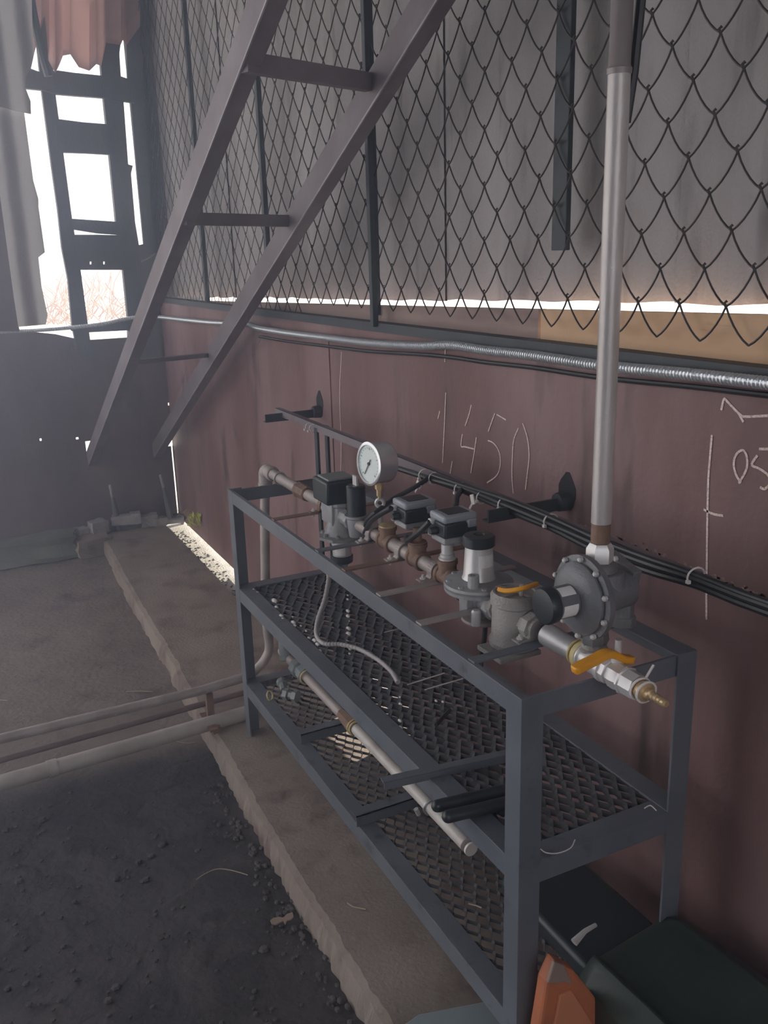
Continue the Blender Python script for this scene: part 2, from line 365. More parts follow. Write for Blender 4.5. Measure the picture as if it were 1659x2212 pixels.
wb = MB(); holed(-4.2, .2, -.2, 3.3, [(-3.3, -.45, .95, 3.0)], lambda b, a, c, d, e: b.box((a, -3.6, d), (c, -3.5, e)), wb)  # opening is unseen, added behind the camera to let fill light in
struct(wb.build('wall_back', RED2, smooth=0))
struct(MB().box((-4.2, -3.5, -.2), (-4.15, .2, 3.3)).build('wall_left', RED2, smooth=0))  # unseen wall, stopped short to shape the daylight from the left
# planks under the cladding
def zt(y): return 1.486-.0278*y
o = MB().prism([(.04, -1.2, 1.39), (.04, .695, 1.36), (.04, .695, zt(.695)-.012), (.04, -1.2, zt(-1.2)-.012)], (.025, 0, 0)).build('plank', WOOD, smooth=0)
tag(o, 'pale yellowish wooden plank with knots behind the mesh at right', 'plank')
o = MB().prism([(.04, .705, 1.36), (.04, 4.45, 1.30), (.04, 4.45, zt(4.45)-.01), (.04, .705, zt(.705)-.012)], (.025, 0, 0)).build('plank', WOOD2, smooth=0)
tag(o, 'weathered grey brown plank behind the mesh, running to the far corner', 'plank')

# ------------------------------------------------------------------ chain link mesh
b = MB(); PY, PZ = .0575, .131
def link_seg(y0, z0, sgn):
    """wire from node (y0,z0) down to the neighbouring node"""
    pts = []
    for i in range(6):
        t = i/5; e = t*math.pi/2
        yy = .45*t+.55*(1-math.cos(e)); zz = .45*t+.55*math.sin(e)
        pts.append(V((-.004*sgn*math.sin(math.pi*t), y0+sgn*PY*yy, z0-PZ/2*zz)))
    return pts
ks = range(-14, 76)
for k in ks:
    y = .155+PY*k
    if y > 4.44 or y < -.75: continue
    for m_ in range(-9, 6):
        z = 1.951-PZ*m_-(PZ/2 if k % 2 else 0)
        if z < 1.47-.02*y or z > 3.15: continue
        jy = .003*math.sin(k*1.7+m_*.9); jz = .004*math.sin(k*.9+m_*2.3)
        near = y < 2.6
        for sgn in (-1, 1):
            if y+sgn*PY > 4.44: continue
            pts = link_seg(y, z-.006, sgn)
            b.tube(pts if near else pts[::2]+[pts[-1]], .0021 if near else .0018, 5 if near else 3)
        b.tube([(0, y-.0015, z+.004), (-.003, y+.002, z), (0, y-.001, z-.010)], .0028, 5 if near else 3)
o = b.build('chain_link_mesh', WIRE, smooth=60); o.location.x = .012
tag(o, 'dark chain link mesh stretched in front of the grey cladding', 'wire mesh')
# bars standing behind / in front of the mesh
for name, y, z0, z1, wd, th, x, lab in (('steel_post', .612, 1.59, 3.28, .052, .014, .03, 'broad dark steel post behind the mesh, ending above the pale plank'),
                           ('steel_post', 1.505, 1.37, 3.28, .022, .02, -.012, 'right one of two thin dark uprights close together on the mesh'),
                           ('steel_post', 1.570, 1.40, 3.28, .020, .02, .03, 'left one of two thin dark uprights close together on the mesh'),
                           ('steel_post', 2.53, 1.60, 3.28, .028, .02, .01, 'thin dark upright seen between the two inclined beams'),
                           ('steel_post', 3.51, 1.32, 3.28, .03, .02, .02, 'thin dark upright nearest the far corner, bending to the plank')):
    b = MB().box((x-th/2, y-wd/2, z0), (x+th/2, y+wd/2, z1))
    if y < .6: b.bar((x, y, z0+.01), (x, y+.035, z0-.07), .008, .02, (0, 1, 0))
    tag(b.build(name, DARK2, smooth=0, bev=.002), lab, 'post', 'dark uprights of the mesh fence')

# ------------------------------------------------------------------ inclined ladder frame
inc = thing('inclined_frame', (-.3, 4.4, .46), 'inclined rusty steel frame of two beams joined by cross bars, rising towards the camera', 'frame')
def zi(y): return 1.65+(2-y)*.487
for (x, nm) in ((-.525, 'l'), (-.13, 'r')):
    b = MB(); y0, y1 = 4.60, -.2
    d = V((0, y1-y0, zi(y1)-zi(y0))).normalized(); n = V((0, d.z, -d.y))  # n points up/away
    if n.z < 0: n = -n
    p, q = V((x, y0, zi(y0))), V((x, y1, zi(y1)))
    b.ang(p-n*.042, n, V((1, 0, 0)), q-p, .084, .006, .047)
    bo = b.build('beam', BEAM, inc, smooth=0, bev=.0015)
    b = MB(); b.bar(p-n*.0425+V((-.001, 0, 0)), q-n*.0425+V((-.001, 0, 0)), .005, .004, n); b.build('worn_edge', WORN, bo, smooth=0)
for (y, wd) in ((1.2, .045), (1.87, .038), (3.0, .02)):
    b = MB(); b.bar((-.518, y-.07, zi(y)+.0), (-.131, y+.05, zi(y)-.006), wd, .03, (0, 0, 1))
    b.build('cross_bar', BEAM, inc, smooth=0, bev=.0015)

# ------------------------------------------------------------------ metal hose along the wall
hp = [(1800, 840), (1659, 828), (1500, 810), (1300, 790), (1150, 768), (1050, 757), (975, 746), (900, 747), (800, 741), (700, 729), (620, 719), (560, 709), (527, 700), (460, 697), (400, 691), (345, 685)]
pts = [at(px, py, 0, -.022) for px, py in hp]
pts += [at(px, py, 1, 4.40) for px, py in ((318, 684), (270, 689), (230, 698), (180, 705), (100, 712), (0, 717), (-150, 724))]
raw = smoothpts(pts, 30); path = [raw[0]]; acc = 0; step = .0022
for p, q in zip(raw, raw[1:]):
    L_ = (q-p).length; s_ = step-acc
    while s_ < L_:
        path.append(p.lerp(q, s_/L_)); s_ += step
    acc = L_-(s_-step)
b = MB(); b.tube(path, .011, 12, lambda k, N: .0122 if k % 4 < 2 else .0100)
tag(b.build('metal_hose', HOSE, smooth=30), 'silver corrugated metal conduit running along the top of the red steel wall', 'conduit')
# thin black cable below the conduit
b = MB(); b.tube(smoothpts([at(px, py+26*(1 if px > 900 else .7), 0, -.010) for px, py in hp[:12]], 8), .0055, 8)
tag(b.build('black_cable', BLK2), 'thin black cable sagging just below the silver conduit', 'cable')

# ------------------------------------------------------------------ the rack
X1, X2, LY, ZT, ZM, ZL = -.491, -.10, 1.639, .875, .546, .200
FL, TH = .046, .005
rack = thing('pipe_rack', ((X1+X2)/2, LY/2, 0), 'dark blue grey angle iron rack with two mesh shelves beside the red wall', 'rack')
for (x, sx) in ((X1, 1), (X2, -1)):
    for (y, sy) in ((0, 1), (LY, -1)):
        b = MB().ang((x-sx*.0006, y-sy*.0006, 0), (sx, 0, 0), (0, sy, 0), (0, 0, ZT+.0006))
        b.build('post', RACK, rack, smooth=0, bev=.001)
def rail(z, x, sx, m=RACK):   # along y, top flange inward
    b = MB().ang((x, .001, z), (sx, 0, 0), (0, 0, -1), (0, LY-.002, 0)); return b.build('rail', m, rack, smooth=0, bev=.001)
def crail(z, y, sy):
    b = MB().ang((X1+.0008, y, z-.0012), (0, sy, 0), (0, 0, -1), (X2-X1-.0016, 0, 0)); return b.build('end_rail', RACK, rack, smooth=0, bev=.001)
b = MB().ang((X1, 0, ZT), (1, 0, 0), (0, 0, -1), (0, LY, 0), .012, TH, .040); b.build('rail', RACK, rack, smooth=0, bev=.001)
rail(ZT, X2, -1)
for z in (ZM, ZL): rail(z, X1, 1); rail(z, X2, -1)
for z in (ZM, ZL): crail(z, 0, 1); crail(z, LY, -1)
for y, sy in ((TH, 1), (LY-TH, -1)):
    MB().ang((X1+TH, y, ZT-.003), (0, sy, 0), (0, 0, -1), (X2-X1-2*TH, 0, 0), .006, TH, .042).build('end_rail', RACK, rack, smooth=0, bev=.001)
def expanded(z, rx, py, wv, ph=.30):
    """hexagonal expanded metal: rows of strands with flat bonds"""
    b = MB(); x = X1+.012; i = 0
    while x < X2-.01:
        y = .008-(py/2 if i % 2 else 0)+.006*math.sin(i*1.3); a = rx*.5-.0004
        pts = []; sgn = -1
        while y < LY+.01:
            pts += [(x+sgn*a, y), (x+sgn*a, y+py*ph*.5)]; y += py*.5; sgn = -sgn
        pts = [q for q in pts if .006 < q[1] < LY-.006]
        for p, q in zip(pts, pts[1:]):
            p, q = V((p[0], p[1], z+.003)), V((q[0], q[1], z+.003)); b.obox((p+q)/2, (q-p)*.52, V(wv), V((wv[2]*-.16, 0, wv[0]*.16+.0002)))
        x += rx; i += 1
    return b
expanded(ZM-.010, .0145, .056, (.0046, 0, .0040)).build('mesh_shelf', MESH, rack, smooth=0)
expanded(ZL-.008, .0155, .056, (.0022, 0, .0030)).build('mesh_shelf', MESH, rack, smooth=0)
# cross flats on top carrying the gas train
for y, m_ in ((.165, RACK), (.365, PIPE), (.548, PIPE), (.735, RUST), (.90, RACK), (1.225, RUST)):
    MB().box((X1+.004, y-.011, ZT+.0), (X2-.03, y+.011, ZT+.004)).build('cross_flat', m_, rack, smooth=0)
# angle pieces above the lower shelf
for (a, c) in (((650, 1588), (768, 1553)), ((770, 1765), (900, 1722))):
    p, q = at(*a, 2, ZL+.03), at(*c, 2, ZL+.03)
    q = V((q.x, p.y, q.z)); MB().box((p.x, p.y, ZL-.0), (q.x, p.y+.004, ZL+.03)).box((p.x, p.y, ZL+.027), (q.x, p.y+.035, ZL+.03)).build('cross_angle', RACK, rack, smooth=0)
# small white spots on the middle shelf
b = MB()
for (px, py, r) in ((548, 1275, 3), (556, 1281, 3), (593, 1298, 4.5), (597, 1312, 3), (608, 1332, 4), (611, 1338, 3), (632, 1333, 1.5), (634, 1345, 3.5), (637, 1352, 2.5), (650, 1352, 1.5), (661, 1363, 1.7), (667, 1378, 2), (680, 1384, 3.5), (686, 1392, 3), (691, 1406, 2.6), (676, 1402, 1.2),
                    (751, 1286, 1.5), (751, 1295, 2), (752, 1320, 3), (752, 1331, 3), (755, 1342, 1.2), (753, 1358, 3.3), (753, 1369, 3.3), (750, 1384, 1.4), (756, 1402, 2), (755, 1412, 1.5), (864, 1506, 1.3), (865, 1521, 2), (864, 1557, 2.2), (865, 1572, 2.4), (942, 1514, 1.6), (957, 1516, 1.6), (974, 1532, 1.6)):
    p = at(px, py, 2, ZM-.004); b = MB(); b.ball(p, r*.0021, 8, 6, (1, 1.7, .8)); b.build('white_spot', WHITE, rack)

# ------------------------------------------------------------------ gas train on the rack
XT, ZP, RP = -.325, .897, .0168
run = thing('gas_pipe_run', (XT, .8, ZT), 'weathered steel pipe run with threaded fittings lying across the top of the rack', 'pipe')
Y = (0, 1, 0)
b = MB(); b.cyl((XT, .60, ZP), (XT, 1.03, ZP), RP); b.cyl((XT, 1.20, ZP), (XT, 1.40, ZP), RP); b.cyl((XT, 1.38, ZP), (XT, 1.70, ZP), RP*1.02); b.cyl((XT, .44, ZP), (XT, .60, ZP), RP)
b.build('pipe', PIPE, run)
b = MB(); b.lathe((XT, 1.355, ZP), Y, [(0, .019), (.004, .023), (.02, .024), (.024, .021), (.03, .024), (.05, .025), (.055, .021), (.062, .026), (.075, .026), (.08, .019)], 8); b.build('union', RUST, run)
for (y0, y1) in ((.79, .85), (.635, .69), (.495, .555)):
    b = MB(); b.lathe((XT, y0, ZP), Y, [(0, .0215), (.004, .0235), (.012, .0235), (.014, .0205), (y1-y0-.014, .0205), (y1-y0-.012, .0235), (y1-y0-.004, .0235), (y1-y0, .0215)], 20)
    yc = (y0+y1)/2; b.lathe((XT, yc, ZP), (0, 0, 1), [(0, .0205), (.03, .0205), (.031, .0235), (.040, .0235), (.042, .018)], 20); b.build('tee', RUST, run)
# elbow, down pipe, lower bend and run to the left
b = MB(); b.lathe((XT, 1.665, ZP), Y, [(0, .021), (.006, .025), (.016, .025), (.018, .022), (.05, .022)], 20)
b.tube(smoothpts([(XT, 1.71, ZP), (XT, 1.735, ZP-.003), (XT, 1.75, ZP-.018), (XT, 1.753, ZP-.05)], 5), .0225, 18); b.lathe((XT, 1.753, ZP-.045), (0, 0, -1), [(0, .025), (.012, .025), (.014, .02)], 18)
b.build('elbow', PIPE, run)
xd = at(563, 1100, 1, 1.753).x; q1 = at(575, 1330, 1, 1.753)
b = MB(); dp = [V((XT, 1.753, ZP-.05)), V((XT-.012, 1.753, .70)), V((q1.x, 1.753, q1.z)), V((q1.x+.004, 1.753, .25)), V((q1.x-.012, 1.753, .205)), V((q1.x-.045, 1.753, .172)), V((q1.x-.09, 1.753, .150)), V((-.55, 1.753, .142)), V((-.62, 1.753, .137))]
b.tube(smoothpts(dp, 6)+[V((-1.75, 1.753, .132))], .0165, 16); b.build('down_pipe', PIPE, run)
# clamps over the pipe
def clamp(y, m_=PIPE, r=RP, xc=XT, zc=ZP, par=None, zb=ZT+.004):
    b = MB(); R = r+.003; prof = []
    for i in range(13):
        t = math.pi*i/12; prof.append((xc-R*math.cos(t), zc+R*math.sin(t)))
    prof = [(xc-R-.03, zb+.002), (xc-R-.004, zb+.002), (xc-R, zb+.008)]+prof+[(xc+R, zb+.008), (xc+R+.004, zb+.002), (xc+R+.03, zb+.002)]
    for (a, c) in zip(prof, prof[1:]): b.bar((a[0], y, a[1]), (c[0], y, c[1]), .02, .0035, (0, 1, 0))
    o = b.build('pipe_clamp', m_, par, smooth=60)
    for s_ in (-1, 1):
        n = MB(); n.cyl((xc+s_*(R+.018), y, zb-.012), (xc+s_*(R+.018), y, zb+.014), .003, 8); n.lathe((xc+s_*(R+.018), y, zb+.003), (0, 0, 1), [(0, .0065), (.005, .0065)], 6); n.build('bolt', ALU3, o)
    return o
for y, m_ in ((1.225, RUST), (.90, PIPE), (.735, PIPE), (.572, PIPE), (.19, FILT)): clamp(y, m_, par=run)
b = MB(); b.torus((XT, 1.60, ZP), Y, .020, .003, 16, 6); b.build('u_bolt', GALV, run)

# shut-off valve with black coil
t = thing('shut_off_valve', (XT, 1.11, ZT), 'grey cast gas shut-off valve with black coil housing at the far end of the rack', 'valve')
yv = 1.115
b = MB(); b.lathe((XT, yv+.085, ZP), (0, -1, 0), [(0, .026), (.02, .026), (.022, .022), (.15, .022), (.152, .026), (.17, .026)], 8)
b.lathe((XT, yv, .835), (0, 0, 1), [(0, .050), (.02, .046), (.045, .036), (.085, .034), (.09, .038), (.10, .038)], 10)
b.box((XT-.035, yv-.02, .87), (XT+.035, yv+.055, .945)); b.build('valve_body', ALU, t, bev=.003)
b = MB(); b.lathe((XT, yv, .828), (0, 0, 1), [(0, .062), (.002, .067), (.010, .067), (.012, .060)], 8)
for i in range(8):
    a = math.pi*2*i/8+.2; b.lathe((XT+.053*math.cos(a), yv+.053*math.sin(a), .838), (0, 0, 1), [(0, .006), (.008, .006), (.010, .004)], 8)
b.build('flange', ALU, t)
b = MB(); b.lathe((XT, yv, .828), (0, 0, -1), [(0, .029), (.02, .029), (.022, .027), (.055, .027), (.058, .025)], 24); b.build('spring_cup', ALU3, t)
b = MB(); b.lathe((XT, yv, .776), (0, 0, -1), [(0, .0275), (.002, .031), (.020, .030), (.024, .024)], 24); b.build('cup_cap', BLACK, t)
b = MB(); b.lathe((XT, yv, .808), (0, 0, -1), [(0, .0275), (.026, .0275)], 24, cap=False)
b = MB(); R_ = .0276; vs = []
for i in range(9):
    a = math.radians(195+i*9); vs += [(XT+R_*math.cos(a), yv+R_*math.sin(a), .781), (XT+R_*math.cos(a), yv+R_*math.sin(a), .806)]
b.add(vs, [(2*i, 2*i+2, 2*i+3, 2*i+1) for i in range(8)]); b.build('sticker', LAB, t)
b = MB(); b.box((XT-.055, yv-.04, .935), (XT+.045, yv+.065, 1.0)); hb = b.build('coil_housing', BLACK, t, bev=.006)
b = MB(); b.box((XT-.045, yv-.03, .9995), (XT+.035, yv+.05, 1.006)); b.build('housing_lid', GREYP, t, bev=.003)
b = MB(); yc = 1.005; b.lathe((XT, yc, .922), (0, 0, 1), [(0, .026), (.078, .026), (.082, .022)], 24); b.build('coil_cylinder', BLACK, t)
b = MB(); b.box((XT-.004, yc-.014, 1.003), (XT+.002, yc+.010, 1.03)); b.build('bent_tab', ALU3, t)
b = MB(); b.lathe((XT, yc, .922), (0, 0, -1), [(0, .033), (.006, .033), (.01, .028), (.06, .022)], 16); b.build('coil_base', ALU, t)

# pressure gauge
g0 = at(815, 998, 0, XT); yg = .86
t = thing('pressure_gauge', (XT, yg, .93), 'large round pressure gauge with pale dial and steel case on a brass cock', 'gauge')
nrm = V((-.99, -.13, .05)).normalized(); gc = V((XT-.008, yg, g0.z)); R_ = .053
b = MB(); b.lathe(gc-nrm*.034, nrm, [(0, R_*.93), (.006, R_*.97), (.048, R_*.97), (.049, R_*1.04), (.056, R_*1.04), (.058, R_*.97), (.058, R_*.90), (.053, R_*.88)], 48, cap=False); b.lathe(gc-nrm*.034, nrm, [(0, R_*.93), (.001, R_*.93)], 48); b.build('case', STEEL, t)
b = MB(); b.lathe(gc+nrm*.018, nrm, [(0, R_*.9), (.0015, R_*.9)], 48); dial = b.build('dial', FACE, t)
u, w_, _ = frame(nrm); up_ = (V((0, 0, 1))-nrm*nrm.z).normalized(); rt_ = up_.cross(nrm).normalized()
b = MB(); fc = gc+nrm*.0205
for i in range(21):
    a = math.radians(225-270*i/20); d = rt_*math.cos(a)+up_*math.sin(a); L_ = .006 if i % 5 == 0 else .003
    b.bar(fc+d*(.041-L_), fc+d*.041, .0012 if i % 5 == 0 else .0007, .0005, d.cross(nrm))
b.build('scale_marks', BLACK, dial)
a = math.radians(238); d = rt_*math.cos(a)+up_*math.sin(a)
b = MB(); b.bar(fc-d*.014+nrm*.001, fc+d*.034+nrm*.001, .0022, .0008, d.cross(nrm)); b.lathe(fc, nrm, [(0, .004), (.003, .004)], 12); b.build('needle', BLACK, t)
b = MB(); zb = gc.z-R_
b.lathe((XT, yg, zb+.003), (0, 0, -1), [(0, .007), (.006, .007), (.006, .0115), (.018, .0115), (.018, .008), (.036, .008), (.037, .0045), (.046, .0045)], 6); b.build('brass_neck', BRASS, t)
zc = zb-.052
b = MB(); b.torus((XT, yg, zc), V((-.6, -.8, 0)), .010, .0045, 18, 8); b.cyl((XT, yg, zc-.012), (XT, yg, .935), .007, 12); b.build('gauge_cock', ALU3, t)
b = MB(); b.lathe((XT, .82, .935), (0, 0, 1), [(0, .0225), (.006, .0225), (.008, .018), (.012, .012)], 20); b.build('bushing', BRASS, t)

# pressure switches
def switch(yc, zb, label):
    t = thing('pressure_switch', (XT, yc, zb-.05), label, 'pressure switch', 'two box pressure switches on the gas pipe')
    x0, x1, y0, y1 = XT-.030, XT+.052, yc-.036, yc+.030
    b = MB().box((x0, y0, zb), (x1, y1, zb+.034)); b.box((x0+.05, y0-.001, zb), (x1+.001, y0+.02, zb+.022)); b.build('switch_body', BLACK, t, bev=.005)
    b = MB().box((x0-.001, y0-.001, zb+.034), (x1+.001, y1+.001, zb+.052)).box((x0+.055, y0-.0015, zb+.016), (x1+.0015, y0+.012, zb+.04)); b.build('lid', LID, t, bev=.006)
    b = MB().box((x0+.014, y0+.01, zb+.0515), (x1-.014, y1-.01, zb+.053)); b.build('lid_panel', BLK2, t)
    b = MB().box((x0+.002, y0+.004, zb-.014), (x1-.01, y1-.002, zb)); b.lathe((XT, yc, zb-.014), (0, 0, -1), [(0, .02), (.004, .016), (.010, .013)], 16); b.build('base_casting', ALU, t, bev=.003)
    b = MB()
    for yy, zz in ((y1-.012, .03), (y1-.010, .004)): b.box((x0-.008, yy-.008, zb+zz-.006), (x0+.004, yy+.006, zb+zz+.006))
    b.build('lug', ALU3, t, bev=.002)
    b = MB(); b.lathe((x0-.018, yc-.002, zb+.014), (1, 0, 0), [(0, .007), (.008, .009), (.02, .009)], 12); b.build('cable_gland', BLACK, t)
    return t, (x0-.018, yc-.002, zb+.014)
t1, gl1 = switch(.70, .985, 'black pressure switch with grey lid, the one nearer the gauge')
b = MB(); b.lathe((XT, .665, .935), (0, 0, 1), [(0, .0225), (.006, .0225), (.008, .012), (.04, .010)], 18); b.build('adapter', RUST, t1)
t2, gl2 = switch(.52, .998, 'black pressure switch with grey lid, the one nearer the aluminium regulator')
b = MB(); b.lathe((XT, .525, .938), (0, 0, 1), [(0, .020), (.004, .020), (.006, .0165), (.012, .0165), (.014, .0135), (.035, .0135), (.036, .011), (.05, .011)], 12); b.build('nipple', ALU3, t2)

# regulator 1
yr = .395
t = thing('gas_regulator', (XT, yr, .84), 'upright aluminium gas regulator with black screw cap and wide round flange', 'regulator')
b = MB(); b.lathe((XT, yr, 1.006), (0, 0, 1), [(0, .0315), (.002, .0335), (.020, .0335), (.023, .031), (.025, .012), (.022, .010), (.022, .0)], 32, cap=False); b.build('screw_cap', BLACK, t)
b = MB(); b.box((XT-.006, yr-.006, 1.025), (XT+.006, yr+.006, 1.0315)); b.build('cap_slot', BLK2, t)
b = MB(); b.lathe((XT, yr, .932), (0, 0, 1), [(0, .038), (.006, .035), (.012, .033), (.076, .0285)], 32); b.build('spring_tower', ALU3, t)
b = MB(); vs = []
for i in range(9):
    a = math.radians(236+i*9)
    for z, rr in ((.966, .0315), (.992, .0302)): vs.append((XT+rr*math.cos(a), yr+rr*math.sin(a), z))
b.add(vs, [(2*i, 2*i+2, 2*i+3, 2*i+1) for i in range(8)]); b.build('sticker', LAB, t)
b = MB(); b.lathe((XT, yr, .910), (0, 0, 1), [(0, .060), (.001, .073), (.008, .074), (.010, .069), (.013, .074), (.019, .073), (.022, .058), (.026, .040)], 40)
for i in range(8):
    a = math.pi*2*i/8+.4; b.lathe((XT+.064*math.cos(a), yr+.064*math.sin(a), .929), (0, 0, 1), [(0, .006), (.005, .006)], 6)
b.build('diaphragm_flange', ALU, t)
b = MB(); b.lathe((XT-.035, yr-.035, .93), (0, 0, 1), [(0, .0125), (.028, .0115), (.028, .007), (.022, .006)], 18); b.build('vent_stub', ALU, t)
b = MB(); b.lathe((XT, yr, .912), (0, 0, -1), [(0, .036), (.03, .033), (.05, .030), (.066, .020)], 12); b.lathe((XT, yr+.075, ZP-.01), (0, -1, 0), [(0, .027), (.02, .027), (.022, .022), (.12, .022), (.122, .027), (.145, .027)], 8); b.box((XT-.042, yr-.02, .862), (XT+.0, yr+.012, .91)); b.build('valve_body', ALU, t, bev=.003)
b = MB(); b.lathe((XT-.036, yr-.046, .852), (0, 0, 1), [(0, .010), (.03, .010), (.034, .007)], 12); b.build('test_point', ALU3, t)
b = MB(); b.lathe((XT, yr-.01, .842), (0, 0, 1), [(0, .040), (.004, .043), (.008, .040)], 24); b.build('bottom_cover', PIPE, t)

# filter
yf = .262
t = thing('gas_filter', (XT, yf, .83), 'dusty cast gas filter body with ribbed round cover, beside the round regulator', 'filter')
b = MB(); b.lathe((XT, yf, .838), (0, 0, 1), [(0, .050), (.010, .052), (.018, .047), (.085, .045), (.088, .049), (.104, .049), (.108, .046)], 28)
b.lathe((XT, yf+.07, ZP-.002), (0, -1, 0), [(0, .028), (.018, .028), (.02, .024), (.12, .024), (.122, .029), (.142, .029)], 8); b.build('filter_body', FILT, t)
b = MB()
for k in range(4):
    a = math.pi/2*k+.35; d = V((math.cos(a), math.sin(a), 0)); b.bar(V((XT, yf, .947)), V((XT, yf, .947))+d*.044, .010, .006, d.cross(V((0, 0, 1))))
b.torus((XT, yf, .946), (0, 0, 1), .042, .004, 24, 6); b.build('cover_ribs', FILT, t)
b = MB().obox((XT-.02, yf-.01, .832), V((.048, 0, 0)), V((0, .042, 0)), V((0, 0, .005))); b.build('base_lugs', FILT, t, bev=.002)
b = MB(); b.tube(smoothpts([(XT+.02, yf-.045, .975), (XT-.012, yf-.045, .972), (XT-.03, yf-.02, .962), (XT-.035, yf+.005, .958)], 5), .005, 8); o = b.build('small_lever', ORG, t, label='orange lever end showing above the filter')
b = MB(); b.cyl((XT, yf-.02, .945), (XT, yf-.02, .968), .004, 8); b.build('lever_stem', ALU3, t)

# big regulator hung on the riser, facing the room
XD = -.343
cd = at(1258, 1290, 0, XD)
t = thing('gas_regulator', (XD, cd.y, .93), 'large grey disc shaped gas regulator with a black knob, joined to the tall riser pipe', 'regulator')
b = MB(); b.lathe((XD+.012, cd.y, cd.z), (-1, 0, 0), [(0, .062), (.002, .074), (.010, .075), (.014, .075), (.016, .062)], 40)
b.build('diaphragm_case', ALU2, t)
b = MB(); b.lathe((XD-.006, cd.y, cd.z), (-1, 0, 0), [(0, .064), (.004, .064), (.012, .057), (.018, .046), (.020, .030)], 40); b.build('front_dome', ALU2, t)
for i in range(10):
    a = 2*math.pi*i/10+.314; b = MB(); b.lathe((XD-.004, cd.y+.070*math.cos(a), cd.z+.070*math.sin(a)), (-1, 0, 0), [(0, .005), (.006, .005), (.008, .003)], 6); b.build('case_screw', ALU3, t)
kn = V((XD-.020, cd.y, cd.z))
b = MB(); b.lathe(kn, (-1, 0, 0), [(0, .0285), (.045, .0285)], 28); sp = b.build('spring_tower', ALU2, t)
for (a0, a1) in ((172, 222), (98, 138)):
    b = MB(); vs = []
    for i in range(9):
        a = math.radians(a0+(a1-a0)*i/8)
        for h in (.010, .040): vs.append((kn.x-h, kn.y+.0289*math.cos(a), kn.z+.0289*math.sin(a)))
    b.add(vs, [(2*i, 2*i+2, 2*i+3, 2*i+1) for i in range(8)]); b.build('sticker', LAB, sp)
b = MB(); b.lathe(kn+V((-.044, 0, 0)), (-1, 0, 0), [(0, .030), (.002, .0325), (.016, .0325), (.020, .030), (.022, .020)], 28); b.build('knob', BLACK, t)
sp_ = at(1328, 1252, 0, XD+.088)
b = MB(); b.ball(sp_, .032, 22, 14); b.obox(sp_+V((.012, 0, 0)), (.009, 0, 0), (0, .036, .010), (0, -.010, .036)); b.lathe(sp_+V((.02, .0, -.02)), (0, 0, -1), [(0, .022), (.05, .022), (.052, .026), (.07, .026)], 8); b.lathe((XD+.008, cd.y, cd.z), (1, 0, 0), [(0, .066), (.012, .060), (.022, .040), (.05, .036), (.09, .034)], 20)
b.lathe((XD+.05, cd.y, cd.z+.01), (0, 0, 1), [(0, .036), (.03, .032)], 14); b.build('valve_body', ALU2, t, bev=.006)
for dy, dz in ((.0, .036), (-.034, .0), (.0, -.036), (.034, .0)): b = MB(); b.lathe(sp_+V((.002, dy*1.1, dz*1.1)), (-1, 0, 0), [(0, .005), (.006, .005)], 6); b.build('cover_screw', ALU3, t)
XR, YR = -.300, .045
yo = at(1283, 1395, 0, XT+.01).y
b = MB(); b.lathe((XR, YR, cd.z+.030), (0, 0, 1), [(0, .034), (.02, .030), (.026, .024)], 12); b.build('top_port', ALU2, t)
b = MB(); b.lathe((XT+.01, yo, .925), (0, 0, 1), [(0, .022), (.010, .026), (.03, .023), (.05, .022)], 8); b.build('bottom_port', ALU2, t)
b = MB(); b.lathe((XT+.01, yo, .905), (0, 0, 1), [(0, .025), (.012, .025), (.014, .022), (.022, .022)], 20); b.build('bottom_union', FILT, t)
b = MB(); b.lathe((XT+.01, yo, .894), (0, 0, 1), [(0, .025), (.010, .025)], 24); b.build('gasket', WHITE, t)

# riser
zr = at(1297, 1165, 0, XR).z
t = thing('riser_pipe', (XR, YR, zr-.04), 'tall galvanised vertical pipe rising out of frame above the disc regulator', 'pipe')
zs = at(1355, 150, 0, XR).z
b = MB(); b.cyl((XR, YR, zr+.03), (XR, YR, zs), .0172, 24); b.build('pipe', RISER, t)
b = MB(); b.lathe((XR, YR, zs-.004), (0, 0, 1), [(0, .0185), (.008, .019), (.012, .0165), (.5, .0165), (1.35, .0165)], 20); b.build('upper_pipe', mat('upper_riser', (.20, .17, .17), .5, .3, (.30, .27, .27), 10, .4, .7, (1, 1, .2)), t)
b = MB(); b.lathe((XR, YR, zr-.005), (0, 0, 1), [(0, .0165), (.035, .0165), (.037, .0145), (.04, .0145)], 20); b.build('rusty_socket', RUST, t)
b = MB(); b.lathe((XR, YR, zr-.042), (0, 0, 1), [(0, .022), (.002, .024), (.026, .024), (.036, .018)], 6); b.build('hex_nut', ALU3, t)
b = MB(); b.lathe((XR, YR, zr-.075), (0, 0, 1), [(0, .012), (.035, .012)], 8); b.build('threaded_tail', ALU3, t)
b = MB(); b.tube([(XR+.020, YR+.004, zs-.07), (XR+.024, YR-.004, zs+.0), (XR+.030, YR-.008, zs+.12), (XR+.030, YR-.006, zs+.3), (XR+.026, YR, 2.9)], .0075, 8)
tag(b.build('earth_cable', BLK2), 'dark cable running up beside the upper part of the tall riser pipe', 'cable')

